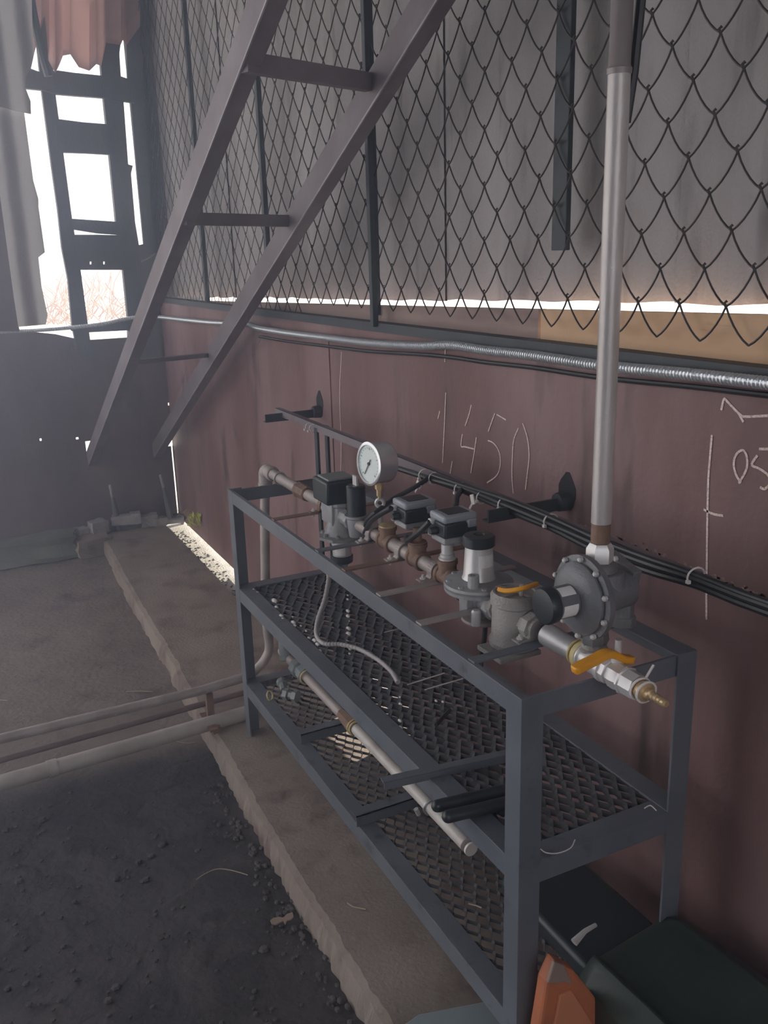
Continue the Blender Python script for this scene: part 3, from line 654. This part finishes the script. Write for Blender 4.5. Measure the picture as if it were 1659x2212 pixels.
# ball valve on the near end
t = thing('ball_valve', (XT, -.02, ZT), 'nickel ball valve with orange lever and brass hose barb at the near end', 'valve')
b = MB(); b.lathe((XT, .155, ZP), (0, -1, 0), [(0, .0215), (.01, .0225), (.085, .020), (.10, .020)], 24); b.build('silver_nipple', GALV, t)
b = MB(); b.lathe((XT, .060, ZP), (0, -1, 0), [(0, .023), (.004, .026), (.014, .026), (.016, .022)], 20); b.torus((XT, .066, ZP), Y, .022, .0025, 20, 6); b.build('hemp_ring', YEL, t)
b = MB(); b.lathe((XT, .046, ZP), (0, -1, 0), [(0, .025), (.004, .025), (.006, .021), (.05, .021), (.052, .025), (.060, .025)], 20); b.build('tee', ALU3, t)
b = MB(); b.lathe((XT, -.010, ZP), (0, -1, 0), [(0, .0225), (.018, .0235), (.020, .020), (.026, .024), (.040, .0245), (.050, .0225), (.052, .0255), (.056, .0255), (.058, .023), (.085, .0225)], 8); b.build('valve_body', ALU3, t)
b = MB(); b.lathe((XT, -.093, ZP), (0, -1, 0), [(0, .015), (.008, .017), (.020, .017), (.022, .010), (.03, .010), (.032, .0065), (.038, .0075), (.040, .0062), (.046, .0075), (.048, .0062), (.054, .0075), (.056, .0062), (.062, .0072), (.066, .005)], 12); b.build('hose_barb', BRASS, t)
b = MB(); b.cyl((XT+.006, -.034, ZP+.018), (XT+.006, -.034, ZP+.062), .006, 12); b.lathe((XT+.006, -.034, ZP+.020), (0, 0, 1), [(0, .011), (.010, .011)], 14); b.build('stem', ALU3, t)
lp = [at(px, py, 1, -.036) for px, py in ((1366, 1424), (1345, 1422), (1322, 1412), (1305, 1414), (1285, 1425), (1262, 1436), (1238, 1449))]
lp = smoothpts(lp, 4); b = MB()
vs = []; fs = []; n = len(lp)
for k, p in enumerate(lp):
    tt = (lp[min(k+1, n-1)]-lp[max(k-1, 0)]).normalized(); nn = V((-tt.z, 0, tt.x)); wd = .0105
    if k in (0, n-1): wd = .006
    for sx, sz in ((-1, -1), (1, -1), (1, 1), (-1, 1)): vs.append(p+V((0, sx*wd, 0))+nn*(sz*.0065))
for k in range(n-1):
    for i in range(4): j = (i+1) % 4; fs.append((k*4+i, k*4+j, k*4+4+j, k*4+4+i))
fs += [(0, 1, 2, 3), tuple((n-1)*4+i for i in (3, 2, 1, 0))]
b.add(vs, fs); b.build('lever', ORG, t, bev=.003, smooth=60)
for yy, rr in ((-.098, .0195), (-.112, .0185)):
    b = MB(); b.torus((XT, yy, ZP), V((.1, 1, .1)), rr, .0022, 20, 6)
    if yy > -.1: b.bar((XT+.01, yy, ZP+.016), (XT+.03, yy+.004, ZP+.034), .004, .002, (0, 1, 0))
    tag(b.build('cable_tie', WHITE), 'white cable tie round the hose barb, %s' % ('nearer the valve body, with its tail sticking up' if yy > -.1 else 'nearer the brass tip'), 'cable tie', 'white cable ties on the gas rack and its cables')

# ------------------------------------------------------------------ cable rail above the rack, on wall brackets
XC, ZC = -.15, 1.03
t = thing('cable_rail', (XC, 1.2, ZC), 'thin rusty support rail carrying cables, held off the red wall by brackets', 'rail')
b = MB().box((XC-.003, -.05, ZC-.012), (XC+.003, 2.10, ZC+.012)).box((XC, -.05, ZC+.009), (XC+.02, 2.10, ZC+.012)); b.build('rail', BEAM, t, smooth=0)
for y in (.523, 2.02):
    b = MB().box((XC-.07, y-.003, ZC-.022), (0, y+.003, ZC+.005)).box((XC-.07, y-.003, ZC-.025), (0, y+.025, ZC-.022)); b.lathe((-.03, y, ZC-.005), (1, 0, 0), [(0, .022), (.03, .024)], 10)
    b.build('wall_bracket', DARK2, t, smooth=0)
for (px, x, zlo) in ((687, XC, ZT), (709, -.105, ZT)):
    p = at(px, 1000, 0, x); b = MB().box((x-.004, p.y-.012, zlo-.3), (x+.004, p.y+.012, ZC)); b.build('upright', DARK2, t, smooth=0)
# scorch marks where brackets are welded
b = MB()
for (y, z) in ((.523, ZC+.01), (2.02, ZC+.02)):
    pts = []
    for i in range(18):
        a = 2*math.pi*i/18; rr = .042+.003*math.sin(i*1.7); pts.append((-.0012, y+rr*.75*math.cos(a), z+rr*(1.25 if a < math.pi else .9)*math.sin(a)))
    b.prism(pts, (.0012, 0, 0))
b.build('scorch_marks', SOOT, wall, smooth=0)
cabs = [((920, 1033), (1010, 1058), (1090, 1090), (1190, 1132), (1300, 1180), (1400, 1218), (1500, 1250), (1600, 1288), (1720, 1330)),
        ((860, 1012), (960, 1045), (1030, 1072), (1110, 1108), (1190, 1140), (1290, 1190), (1400, 1233), (1500, 1262), (1600, 1302), (1720, 1345)),
        ((930, 1025), (1010, 1052), (1090, 1078), (1190, 1118), (1300, 1168), (1400, 1206), (1500, 1240), (1600, 1280), (1720, 1322))]
labs = ['middle black cable of the bundle running along the red wall', 'lowest black cable of the bundle running along the red wall', 'topmost black cable of the bundle running along the red wall']
for i, c in enumerate(cabs):
    b = MB(); b.tube(smoothpts([at(px, py, 0, XC-.012+.004*(i % 2)) for px, py in c], 6), .0075 if i < 2 else .006, 10)
    tag(b.build('black_cable', BLK2), labs[i], 'cable', 'black cables in the bundle along the wall')
# lead cables to switches and valve
leads = [(((930, 1030), 0, XC-.01), ((900, 1050), 0, XC-.06), ((850, 1078), 0, XT+.06), ((815, 1105), 0, XT-.02), ((795, 1122), 0, XT-.03), ((790, 1135), 0, XT-.02)),
         (((1000, 1055), 0, XC-.01), ((988, 1072), 0, XC-.05), ((985, 1090), 0, XC-.07), ((975, 1110), 0, XT+.07), ((960, 1118), 0, XT+.05)),
         (((928, 1128), 0, XT-.04), ((905, 1150), 0, XT-.05), ((880, 1168), 0, XT-.04), ((878, 1160), 0, XT)),
         (((845, 1098), 0, XT-.045), ((820, 1112), 0, XT-.045), ((800, 1128), 0, XT-.03), ((788, 1150), 0, XT-.01))]
ll = ['black lead dropping from the bundle past the gauge to the shut-off valve', 'short black lead behind the right pressure switch', 'black lead from the right pressure switch down to the pipe tee', 'black lead from the left pressure switch to the shut-off valve']
for c, l_ in zip(leads, ll):
    b = MB(); b.tube(smoothpts([at(*p, ax, v_) for p, ax, v_ in c], 6), .0065, 10); tag(b.build('black_lead', BLK2), l_, 'cable')
# cable ties round the bundle
g = 'white cable ties on the gas rack and its cables'
tl = ['second tie from the far end', '', '']
ties = [(668, 922, 'around the rusty rail above the far upright, left of a pair'), (676, 925, 'around the rusty rail above the far upright, right of a pair'),
        (917, 1026, 'on the cable bundle, first one right of the gauge'), (939, 1034, 'on the cable bundle, second one right of the gauge'), (995, 1056, 'on the cable bundle just under the chalk 4 and 5'),
        (1043, 1074, 'on the cable bundle above the round regulator cap'), (1090, 1090, 'on the cable bundle at the wall bracket'), (1190, 1126, 'on the cable bundle left of the tall riser pipe'), (1503, 1244, 'on the cable bundle below the tall chalk line at right')]
for i, (px, py, l_) in enumerate(ties):
    c = at(px, py, 0, XC-.006); b = MB(); b.torus(c, V((.2, 1, .1*(i % 3))), .0165 if i > 1 else .013, .0017, 18, 6)
    b.obox(c+V((-.017, 0, -.008)), (.003, 0, 0), (0, .0035, 0), (0, 0, .003))
    tag(b.build('cable_tie', WHITE), 'white cable tie '+l_, 'cable tie', g)
for (px, py, rot, l_) in ((905, 1046, .7, 'white paper tag on the black lead beside the gauge'), (1021, 1079, 1.2, 'white paper tag below the cable bundle beside the right switch')):
    c = at(px, py, 0, XC-.05); b = MB(); b.obox(c, V((0, .012*math.cos(rot), .012*math.sin(rot))), V((0, -.007*math.sin(rot), .007*math.cos(rot))), (.0015, 0, 0)); b.obox(c+V((0, .016*math.cos(rot), -.016)), (0, .008, -.010), (0, .002, .002), (.001, 0, 0))
    tag(b.build('paper_tag', WHITE, smooth=0), l_, 'tag')

# ------------------------------------------------------------------ lower pipe and fittings
XL, ZLP = -.335, .262
t = thing('lower_pipe', (XL, 1.1, ZL), 'cream coloured pipe lying over the lower shelf with grey nuts and a copper coupling', 'pipe')
b = MB(); b.cyl((XL, .43, ZLP), (XL, 1.06, ZLP), .0168); b.build('pipe', CREAM, t)
b = MB(); b.cyl((XL, 1.10, ZLP), (XL, 1.66, ZLP), .0168); b.build('pipe', PIPE, t, label='weathered far length of pipe')
b = MB(); b.lathe((XL, 1.045, ZLP), Y, [(0, .018), (.004, .024), (.045, .024), (.05, .021), (.07, .022), (.10, .018)], 8); b.build('coupling', RUST, t)
b = MB(); b.torus((XL, 1.045, ZLP), Y, .021, .003, 18, 6); b.torus((XL, 1.055, ZLP), Y, .023, .003, 18, 6); b.build('thread_tape', YEL, t)
b = MB(); b.lathe((XL, 1.43, ZLP), Y, [(0, .022), (.004, .028), (.03, .029), (.035, .024), (.05, .024), (.055, .031), (.09, .031), (.10, .024)], 8); b.build('union_nut', GREYP, t)
b = MB(); b.torus((XL, 1.425, ZLP), Y, .024, .003, 18, 6); b.build('thread_tape', YEL, t)
b = MB(); b.lathe((XL, 1.60, ZLP-.01), (0, .3, 1), [(0, .026), (.004, .030), (.018, .030), (.02, .026), (.045, .028), (.07, .024), (.08, .015)], 12); b.build('valve_bonnet', GREYP, t)
b = MB(); b.torus((XL, .60, ZLP), Y, .0195, .0035, 18, 6); b.lathe((XL-.035, .60, ZLP-.01), (-.4, 0, 1), [(0, .006), (.02, .006)], 8); b.build('clamp', GALV, t)
b = MB(); b.lathe((XL, .415, ZLP), (0, -1, 0), [(0, .017), (.006, .017)], 18); b.build('end_ring', WHITE, t)
# second small fitting lying on lower shelf
c = at(612, 1498, 2, ZL+.02)
b = MB(); b.lathe(c, (.6, -.8, 0), [(0, .012), (.004, .020), (.02, .020), (.024, .014), (.035, .014), (.04, .022), (.055, .022)], 6); b.lathe(c+V((.01, .02, .0)), (.2, 1, .2), [(0, .012), (.03, .012), (.034, .018), (.05, .018)], 8)
tag(b.build('pipe_fitting', GREYP), 'small grey threaded fitting at the far end of the lower shelf', 'pipe fitting')
c = at(583, 1503, 2, ZL+.012); b = MB(); b.torus(c, (.6, -.7, .3), .015, .003, 16, 6)
tag(b.build('sealing_ring', YEL), 'pale yellow ring beside the small grey fitting on the lower shelf', 'ring')
# black rods & flat bar across the lower level
ZB = ZM+.012
b = MB(); p = at(825, 1686, 2, ZB); q = at(1100, 1625, 2, ZB); b.bar(p, q, .02, .004, (0, 1, 0)); b.bar(p+V((0, -.01, -.008)), q+V((0, -.01, -.008)), .016, .003, (0, 0, 1))
tag(b.build('flat_bar', RACK, smooth=0), 'thin dark steel bar resting across the front rail of the middle shelf', 'bar')
for (a, c, l_) in (((945, 1741), (1120, 1700), 'black rod with rounded end over the middle shelf rail, the farther of two'), ((968, 1764), (1120, 1728), 'black rod with rounded end over the middle shelf rail, the nearer of two')):
    p, q = at(*a, 2, ZM+.0135), at(*c, 2, ZM+.0135); b = MB(); b.cyl(p, q, .0125, 16); b.ball(p, .0125, 14, 8)
    tag(b.build('black_rod', BLACK), l_, 'rod', 'black rods over the middle shelf rail')
# ribbed hose over the middle shelf
hp2 = [at(712, 1240, 0, X1+.02), at(703, 1290, 0, X1+.06), at(686, 1340, 0, X1+.09)]+[at(px, py, 2, ZM+.015) for px, py in ((684, 1372), (700, 1390), (735, 1392), (775, 1402), (815, 1424), (845, 1450), (860, 1474))]
hs_ = smoothpts(hp2, 22)
t = thing('ribbed_hose', hp2[5], 'light grey ribbed hose looping from the top rail down onto the mesh shelf', 'hose')
b = MB(); b.tube(hs_, .006, 10, lambda k, N: .0068 if k % 4 < 2 else .0056); b.build('hose', HOSEW, t)
b = MB(); d_ = (hp2[0]-hp2[1]).normalized(); b.cyl(hp2[0]-d_*.004, hp2[0]+d_*.014, .0085, 12); b.build('yellow_collar', YEL, t)
b = MB(); b.tube(smoothpts([at(px, py, 0, XT-.01) for px, py in ((1048, 1350), (1046, 1380), (1040, 1412), (1038, 1440))], 4), .0055, 8)
tag(b.build('black_lead', BLK2), 'short black lead hanging below the round regulator', 'cable')
p, q = at(972, 1533, 2, ZM+.01), at(942, 1566, 2, ZM+.012); b = MB(); b.cyl(p, q, .005, 8)
tag(b.build('black_offcut', BLK2), 'short black cable offcut lying on the middle mesh shelf', 'offcut')

# ------------------------------------------------------------------ pipes on the floor at left
def lying(px, z, r, m_, name, label, cat, xr=-.46, y_hint=None):
    p, q = at(*px[0], 2, z), at(*px[1], 2, z)
    d = (p-q).normalized(); b = MB(); b.cyl(q-d*.06, p+d*.6, r, 20)
    return b, p, q
b, p, q = lying(((0, 1642), (520, 1498)), .045, .011, RUST, '', '', '')
tag(b.build('thin_pipe', mat('brown_pipe', (.17, .12, .115), .6, .2, (.24, .18, .17), 10)), 'thin brown rusty pipe, between two thicker ones leading left from the rack', 'pipe', 'pipes leading left from the rack')
b, p, q = lying(((0, 1692), (515, 1545)), .02, .026, CREAM, '', '', '')
b.lathe(p.lerp(q, .18), (q-p), [(0, .029), (.03, .029)], 20)
tag(b.build('thick_pipe', mat('dusty_white_pipe', (.50, .455, .43), .75, 0, (.36, .32, .30), 9, .4, .7)), 'thick dusty white pipe, the nearest one leading left from the rack', 'pipe', 'pipes leading left from the rack')
b = MB(); p = at(425, 1500, 2, .03); b.box((p.x-.012, 1.68, -.08), (p.x+.012, 1.70, .02)).box((p.x-.03, 1.66, .02), (p.x+.0, 1.80, .026)).box((p.x-.012, 1.745, -.08), (p.x+.012, 1.765, .12))
tag(b.build('pipe_support', RUST, smooth=0), 'small rusty bracket holding the pipes at the kerb edge', 'bracket')

# ------------------------------------------------------------------ chalk marks on the steel wall
strokes = [[(738, 760), (734, 840), (735, 900), (737, 960), (736, 1028)], [(963, 848), (960, 920), (956, 1000)], [(950, 888), (946, 905)], [(962, 755), (961, 782)],
           [(1018, 875), (1014, 893), (1005, 920)], [(999, 938), (996, 963), (1004, 965), (1024, 970)], [(1029, 945), (1025, 975), (1017, 1022)], [(977, 996), (972, 1027)],
           [(1069, 893), (1062, 912), (1055, 932)], [(1073, 895), (1093, 907)], [(1054, 952), (1066, 957), (1078, 975), (1081, 1000), (1074, 1026), (1052, 1043)],
           [(1120, 925), (1110, 950), (1107, 985), (1106, 1030), (1109, 1066)], [(1129, 914), (1139, 945), (1143, 985), (1139, 1025), (1135, 1058)],
           [(1538, 940), (1534, 985), (1530, 1040), (1528, 1120), (1527, 1200), (1526, 1270), (1526, 1338)], [(1520, 1100), (1540, 1110), (1562, 1114)],
           [(1558, 886), (1564, 862), (1570, 866), (1585, 882), (1601, 897), (1612, 900), (1659, 898)], [(1596, 893), (1606, 912)],
           [(1601, 1043), (1590, 1025), (1585, 1000), (1592, 980), (1606, 973), (1614, 990), (1612, 1015), (1596, 1044)], [(1640, 970), (1665, 970)], [(1636, 984), (1624, 1004), (1640, 1012), (1658, 1025), (1665, 1042), (1652, 1056), (1642, 1052)]]
b = MB()
for s_ in strokes:
    pts = smoothpts([at(px, py, 0, -.0012) for px, py in s_], 5)
    r_ = .0046 if s_[0][0] > 1500 else .0036
    for p, q in zip(pts, pts[1:]): b.bar(p, q, r_, .0008, (0, 1, 0) if abs((q-p).z) > abs((q-p).y) else (0, 0, 1))
b.build('chalk_writing', CHALK, wall, smooth=0)
# rough chalk-dust line above the cables, bottom right
b = MB()
for i in range(240):
    u = random.random(); px = 1230+u*430; py = 1125+u*160+random.gauss(0, 5)+ (8 if u > .5 else 0)
    p = at(px, py, 0, -.0008); s_ = random.uniform(.001, .0028); b.obox(p, (.0004, 0, 0), (0, s_*1.5, 0), (0, 0, s_))
b.build('paint_overspray', mat('overspray', (.32, .22, .19), .9), wall, smooth=0)

# ------------------------------------------------------------------ things near the end wall base
def rock(c, s_, m_, label, seed, name='stone', cat='stone', group=None):
    bm = bmesh.new(); bmesh.ops.create_cube(bm, size=1); bmesh.ops.subdivide_edges(bm, edges=bm.edges[:], cuts=3, use_grid_fill=True)
    for v_ in bm.verts:
        n = NZ.noise(v_.co*2.2+V((seed*7.3, 0, 0))); v_.co += v_.co.normalized()*n*.14; v_.co = V((v_.co.x*s_[0], v_.co.y*s_[1], v_.co.z*s_[2]))
    me = bpy.data.meshes.new(name); bm.to_mesh(me); bm.free(); me.materials.append(m_)
    o = bpy.data.objects.new(name, me); COL.objects.link(o); o.location = c; o.rotation_euler = (0, 0, seed*.7 % .6-.3)
    return tag(o, label, cat, group)
gs = 'pale stones along the foot of the end wall'
for i, (px, py, s_, l_) in enumerate(((360, 1120, (.13, .06, .055), 'flat pale stone right of the left stake, leftmost of four'), (398-20, 1116, (.07, .05, .06), 'small pale stone second in the row against the end wall'), (408-28+38, 1122, (.11, .06, .065), 'grey stone third in the row against the end wall'))):
    pass
spots = [(266, 1122, (.13, .07, .055), 'flat pale stone just right of the left stake, at the foot of the end wall'), (293, 1118, (.06, .06, .065), 'small light stone, second from the left stake, at the end wall'), (322, 1123, (.10, .07, .070), 'broad grey stone, third from the left stake, at the end wall'), (346, 1126, (.07, .06, .05), 'rounded grey stone, last of the row before the right stake'),
         (178, 1158, (.06, .08, .055), 'pale chipped stone beside the mossy block at left'), (212, 1140, (.10, .08, .09), 'upright pale rubble piece between mossy block and left stake'), (378, 1148, (.12, .07, .035), 'flat pale rubble piece lying on the far end of the kerb')]
for i, (px, py, s_, l_) in enumerate(spots):
    p = at(px, py, 1, 4.36-.02*(i % 2)); rock((p.x, p.y, max(p.z, s_[2]*.42)), s_, STONE, l_, i+1, group=gs)
o = rock((-.93, 4.30, -.015), (.50, .20, .13), MOSS, 'mossy grey concrete block against the end wall at far left', 3, 'concrete_block', 'block')
o = rock((-.60, 4.28, -.03), (.20, .22, .10), SLAB, 'brown concrete block between the mossy block and the kerb slab', 5, 'concrete_block', 'block')
o = rock((-.30, 4.40, .01), (.62, .10, .035), DARK, 'dark dirty timber sill across the far end of the kerb', 9, 'timber_sill', 'timber')
for (a, c, l_) in (((238, 1050), (258, 1145), 'slim leaning metal stake with bright tip, left of two by the end wall'), ((347, 1028), (372, 1130), 'slim leaning metal stake with bright tip, right of two by the end wall')):
    p, q = at(*a, 1, 4.42), at(*c, 1, 4.36); t = thing('stake', q, l_, 'stake', 'leaning stakes by the end wall')
    b = MB(); b.tube([p.lerp(q, .25), p.lerp(q, .6), q], .014, 8, lambda k, N: (.012, .018, .024)[k]); b.build('shaft', DARK, t)
    b = MB(); b.tube([p, p.lerp(q, .26)], .010, 8); b.ball(p, .0105, 10, 6); b.build('tip', STONE, t)
# weed and dry stalks in the corner
b = MB()
for i in range(60):
    c = at(418+random.uniform(-12, 14), 1122+random.uniform(-14, 14), 0, -.012); a = random.uniform(0, 6.28); d = V((random.uniform(-.3, .3), math.cos(a), math.sin(a)))*.020; e = V((random.uniform(-.5, .5), -math.sin(a), math.cos(a)))*.008
    b.add([c-d, c+e, c+d, c-e, c+V((-.002, 0, 0))], [(0, 1, 4), (1, 2, 4), (2, 3, 4), (3, 0, 4)])
o = tag(b.build('weed_tuft', LEAF, smooth=0), 'sunlit yellow green weed growing under the wall in the far corner', 'plant')
b = MB()
for i in range(70):
    u = random.random(); c = at(388+u*45+random.uniform(-5, 5), 1100+u*40+random.uniform(-6, 12), 0, random.uniform(-.05, -.01)); d = V((random.uniform(-1, 1), random.uniform(-1, 1), random.uniform(-.2, 1))).normalized()*random.uniform(.02, .05)
    b.tube([c, c+d*.5+V((0, 0, .004)), c+d], .0011, 4)
o = tag(b.build('dry_stalks', STRAW), 'tangle of pale dry stalks in the far corner beside the weed', 'dry stalks'); o['kind'] = 'stuff'
b = MB()
for i in range(260):
    y = random.uniform(2.95, 4.3); x = random.uniform(-.12, -.02); s_ = random.uniform(.0015, .005); b.ball((x, y, -.049), s_*1.5, 6, 4, (1, 1.4, .5))
o = tag(b.build('soil_crumbs', DARK), 'dark soil crumbs scattered over the sunlit ledge', 'soil'); o['kind'] = 'stuff'
# shrub outside
b = MB()
for i in range(150):
    p = V((random.uniform(.6, 6.5), 27+random.uniform(-1.5, 1.5), -.12)); h = random.uniform(.4, 1.5); pts = [p]
    for k in range(4): p = p+V((random.uniform(-.3, .3), random.uniform(-.1, .1), h/4)); pts.append(p)
    b.tube(pts, .018, 4)
o = tag(b.build('bare_shrub', TWIG), 'reddish bare shrub outside, seen through the lowest pane of the opening', 'shrub'); o['kind'] = 'stuff'

# ------------------------------------------------------------------ small litter
def squig(name, pts, ax, val, r, m_, label, cat):
    b = MB(); b.tube(smoothpts([at(px, py, ax, val) for px, py in pts], 6), r, 6); tag(b.build(name, m_), label, cat)
squig('straw', [(424, 1900), (445, 1886), (470, 1877), (500, 1880), (535, 1890)], 2, -.07, .0014, STRAW, 'long curved straw on the dark floor below the kerb', 'straw')
squig('straw', [(750, 1950), (762, 1958), (775, 1961), (790, 1964)], 2, .004, .0016, STRAW, 'short bent straw on the kerb in front of the rack', 'straw')
squig('straw', [(378, 1600), (400, 1605), (422, 1603)], 2, -.05, .0013, STRAW, 'small straw beside the thick white pipe', 'straw')
squig('straw', [(272, 1494), (300, 1493), (330, 1494)], 2, -.07, .0016, STRAW, 'straight pale straw on the floor beyond the thin pipes', 'straw')
squig('straw', [(0, 1512), (16, 1513)], 2, -.07, .0016, STRAW, 'pale straw cut by the left frame edge', 'straw')
squig('straw', [(1012, 1952), (1025, 1955), (1040, 1961)], 2, ZL+.008, .0018, STRAW, 'short straw on the lower mesh shelf by the near post', 'straw')
squig('wire_offcut', [(1168, 1834), (1180, 1842), (1205, 1843), (1232, 1832), (1242, 1814)], 2, ZM+.006, .0011, WHITE, 'white curled wire on the shelf beside the near post', 'wire')
squig('wire_offcut', [(1392, 1746), (1405, 1740), (1418, 1751)], 2, ZM+.006, .0012, WHITE, 'small white wire offcut on the shelf by the right post', 'wire')
squig('wire_offcut', [(880, 1479), (915, 1468), (960, 1454)], 2, ZM+.002, .0016, WHITE, 'straight thin white wire on the middle shelf, the farther of a pair', 'wire')
squig('wire_offcut', [(918, 1490), (955, 1479), (1000, 1466)], 2, ZM+.002, .0016, WHITE, 'straight thin white wire on the middle shelf, the nearer of a pair', 'wire')
squig('wire_offcut', [(830, 1366), (870, 1356), (912, 1350)], 2, ZM+.02, .0010, WHITE, 'thin white wire crossing behind the front top rail', 'wire')
squig('wire_offcut', [(305, 565), (320, 558), (336, 547)], 1, 4.42, .004, STONE, 'light bent wire sticking out of the window frame toward the beam', 'wire')
lf = [(594, 1990), (600, 1985), (612, 1982), (622, 1984), (630, 1976), (642, 1972), (644, 1982), (638, 1988), (630, 1990), (626, 1998), (622, 1991), (606, 1998), (597, 1997)]
tag(MB().prism([at(px-10, py, 2, -.066) for px, py in lf], (0, 0, .003)).build('dry_leaf', DRY, smooth=0), 'curled dry brown leaf on the dark floor left of the kerb', 'leaf')
# small earth clods on the dark floor
b = MB()
for i in range(420):
    x = random.uniform(-1.5, -.66); y = random.uniform(.15, 1.7); s_ = random.uniform(.002, .007)*(1 if random.random() < .9 else 1.8)
    b.ball((x, y, -.083), s_, 6, 4, (1.2, 1, .7))
for i in range(160):
    y = random.uniform(.15, 1.5); x = -.655+random.gauss(0, .02); s_ = random.uniform(.003, .009); b.ball((x, y, -.08), s_, 6, 4, (1, 1.3, .8))
o = tag(b.build('earth_crumbs', mat('dark_earth', (.07, .062, .065), .95, 0, (.11, .1, .1), 20)), 'dark earth crumbs scattered over the floor below the kerb', 'soil'); o['kind'] = 'stuff'

# ------------------------------------------------------------------ lower right corner: green case, orange casing, pale plate
t = thing('green_case', (-.2, -.4, .12), 'dark green rounded metal case with latch under the near end of the rack', 'case')
z0 = .30
def prof(s_):
    return [(-.17*s_, -.16), (-.175*s_, -.03), (-.15*s_, .0), (-.135*s_, .012), (-.12*s_, .0), (.04*s_, .02), (.06*s_, .028), (.08*s_, .016), (.13*s_, -.03), (.14*s_, -.16)]
pa, pb = V((-.185, .02, .280)), V((-.150, -.80, .30))
vs = []; fs = []; n = 10
for k, u_ in enumerate((0, .02, .06, .5, 1)):
    c = pa.lerp(pb, u_); s_ = (.80, .93, 1, 1.05, 1.1)[k]; dz = (-.03, -.012, 0, 0, 0)[k]
    for (x, z) in prof(s_): vs.append((c.x+x, c.y, c.z+z+dz))
for k in range(4):
    for i in range(n-1): fs.append((k*n+i, k*n+i+1, (k+1)*n+i+1, (k+1)*n+i))
fs += [tuple(range(n)), tuple(4*n+i for i in range(n))[::-1]]+[(k*n, (k+1)*n, (k+1)*n+n-1, k*n+n-1) for k in range(4)]
b = MB(); b.add(vs, fs); b.build('body', GREEN, t, smooth=50, bev=.004)
MB().box((-.33, -.005, .215), (-.13, .30, .262)).build('rear_section', BLACK, t, bev=.012)
p, q = at(1240, 2036, 2, .30), at(1287, 1998, 2, .31)
b = MB(); b.tube([p, p.lerp(q, .5)+V((0, 0, .006)), q], .006, 8, lambda k, N: (.008, .005, .004)[k]); b.build('latch', ALU3, t)
b = MB(); c = at(1308, 2145, 0, -.325); b.lathe(c, (-1, 0, 0), [(0, .016), (.003, .016), (.004, .005), (.008, .005)], 20); b.build('boss', GREYP, t)
cs = [(1165, 2230), (1182, 2125), (1203, 2078), (1240, 2096), (1275, 2140), (1345, 2230)]
t = thing('orange_casing', at(1230, 2212, 1, -.08), 'orange angular casing corner at the bottom frame edge beside the near post', 'casing')
pc = [at(px, py, 1, -.06) for px, py in cs]+[at(1400, 2330, 1, -.06), at(1150, 2330, 1, -.06)]
MB().prism(pc, (0, .03, 0)).build('shell', ORG2, t, smooth=0, bev=.006)
MB().prism([at(px, py, 1, -.066) for px, py in ((1193, 2240), (1210, 2150), (1236, 2140), (1300, 2240))], (0, .01, 0)).build('inner_panel', mat('orange_panel', (.62, .24, .12), .6), t, smooth=0, bev=.003)
MB().prism([at(px, py, 1, -.068) for px, py in ((1184, 2125), (1198, 2078), (1220, 2086), (1240, 2130), (1215, 2122), (1200, 2126))], (0, .008, 0)).build('grey_tip', mat('worn_tip', (.3, .22, .19), .7), t, smooth=0, bev=.003)
b = MB().prism([at(px, py, 2, .035) for px, py in ((845, 2230), (905, 2190), (1062, 2160), (1095, 2185), (1100, 2330), (900, 2400))], (0, 0, -.03))
tag(b.build('steel_offcut', PALE, smooth=0, bev=.003), 'pale blue grey steel plate lying on the kerb at the bottom frame edge', 'plate')

# ------------------------------------------------------------------ haze volume added in place of lens glare
hz = bpy.data.materials.new('glare_scatter'); hz.use_nodes = True; nt = hz.node_tree; nt.nodes.remove(nt.nodes['Principled BSDF'])
vn = nt.nodes.new('ShaderNodeVolumeScatter'); vn.inputs['Color'].default_value = (.66, .76, 1, 1); vn.inputs['Density'].default_value = .10; vn.inputs['Anisotropy'].default_value = .7
nt.links.new(vn.outputs[0], nt.nodes['Material Output'].inputs['Volume'])
o = MB().box((-4.1, -3.4, -.3), (.13, 4.56, 3.31)).build('glare_haze', hz, smooth=0); tag(o, 'thin bluish haze volume filling the shed, added in place of lens glare', 'haze'); o['kind'] = 'stuff'
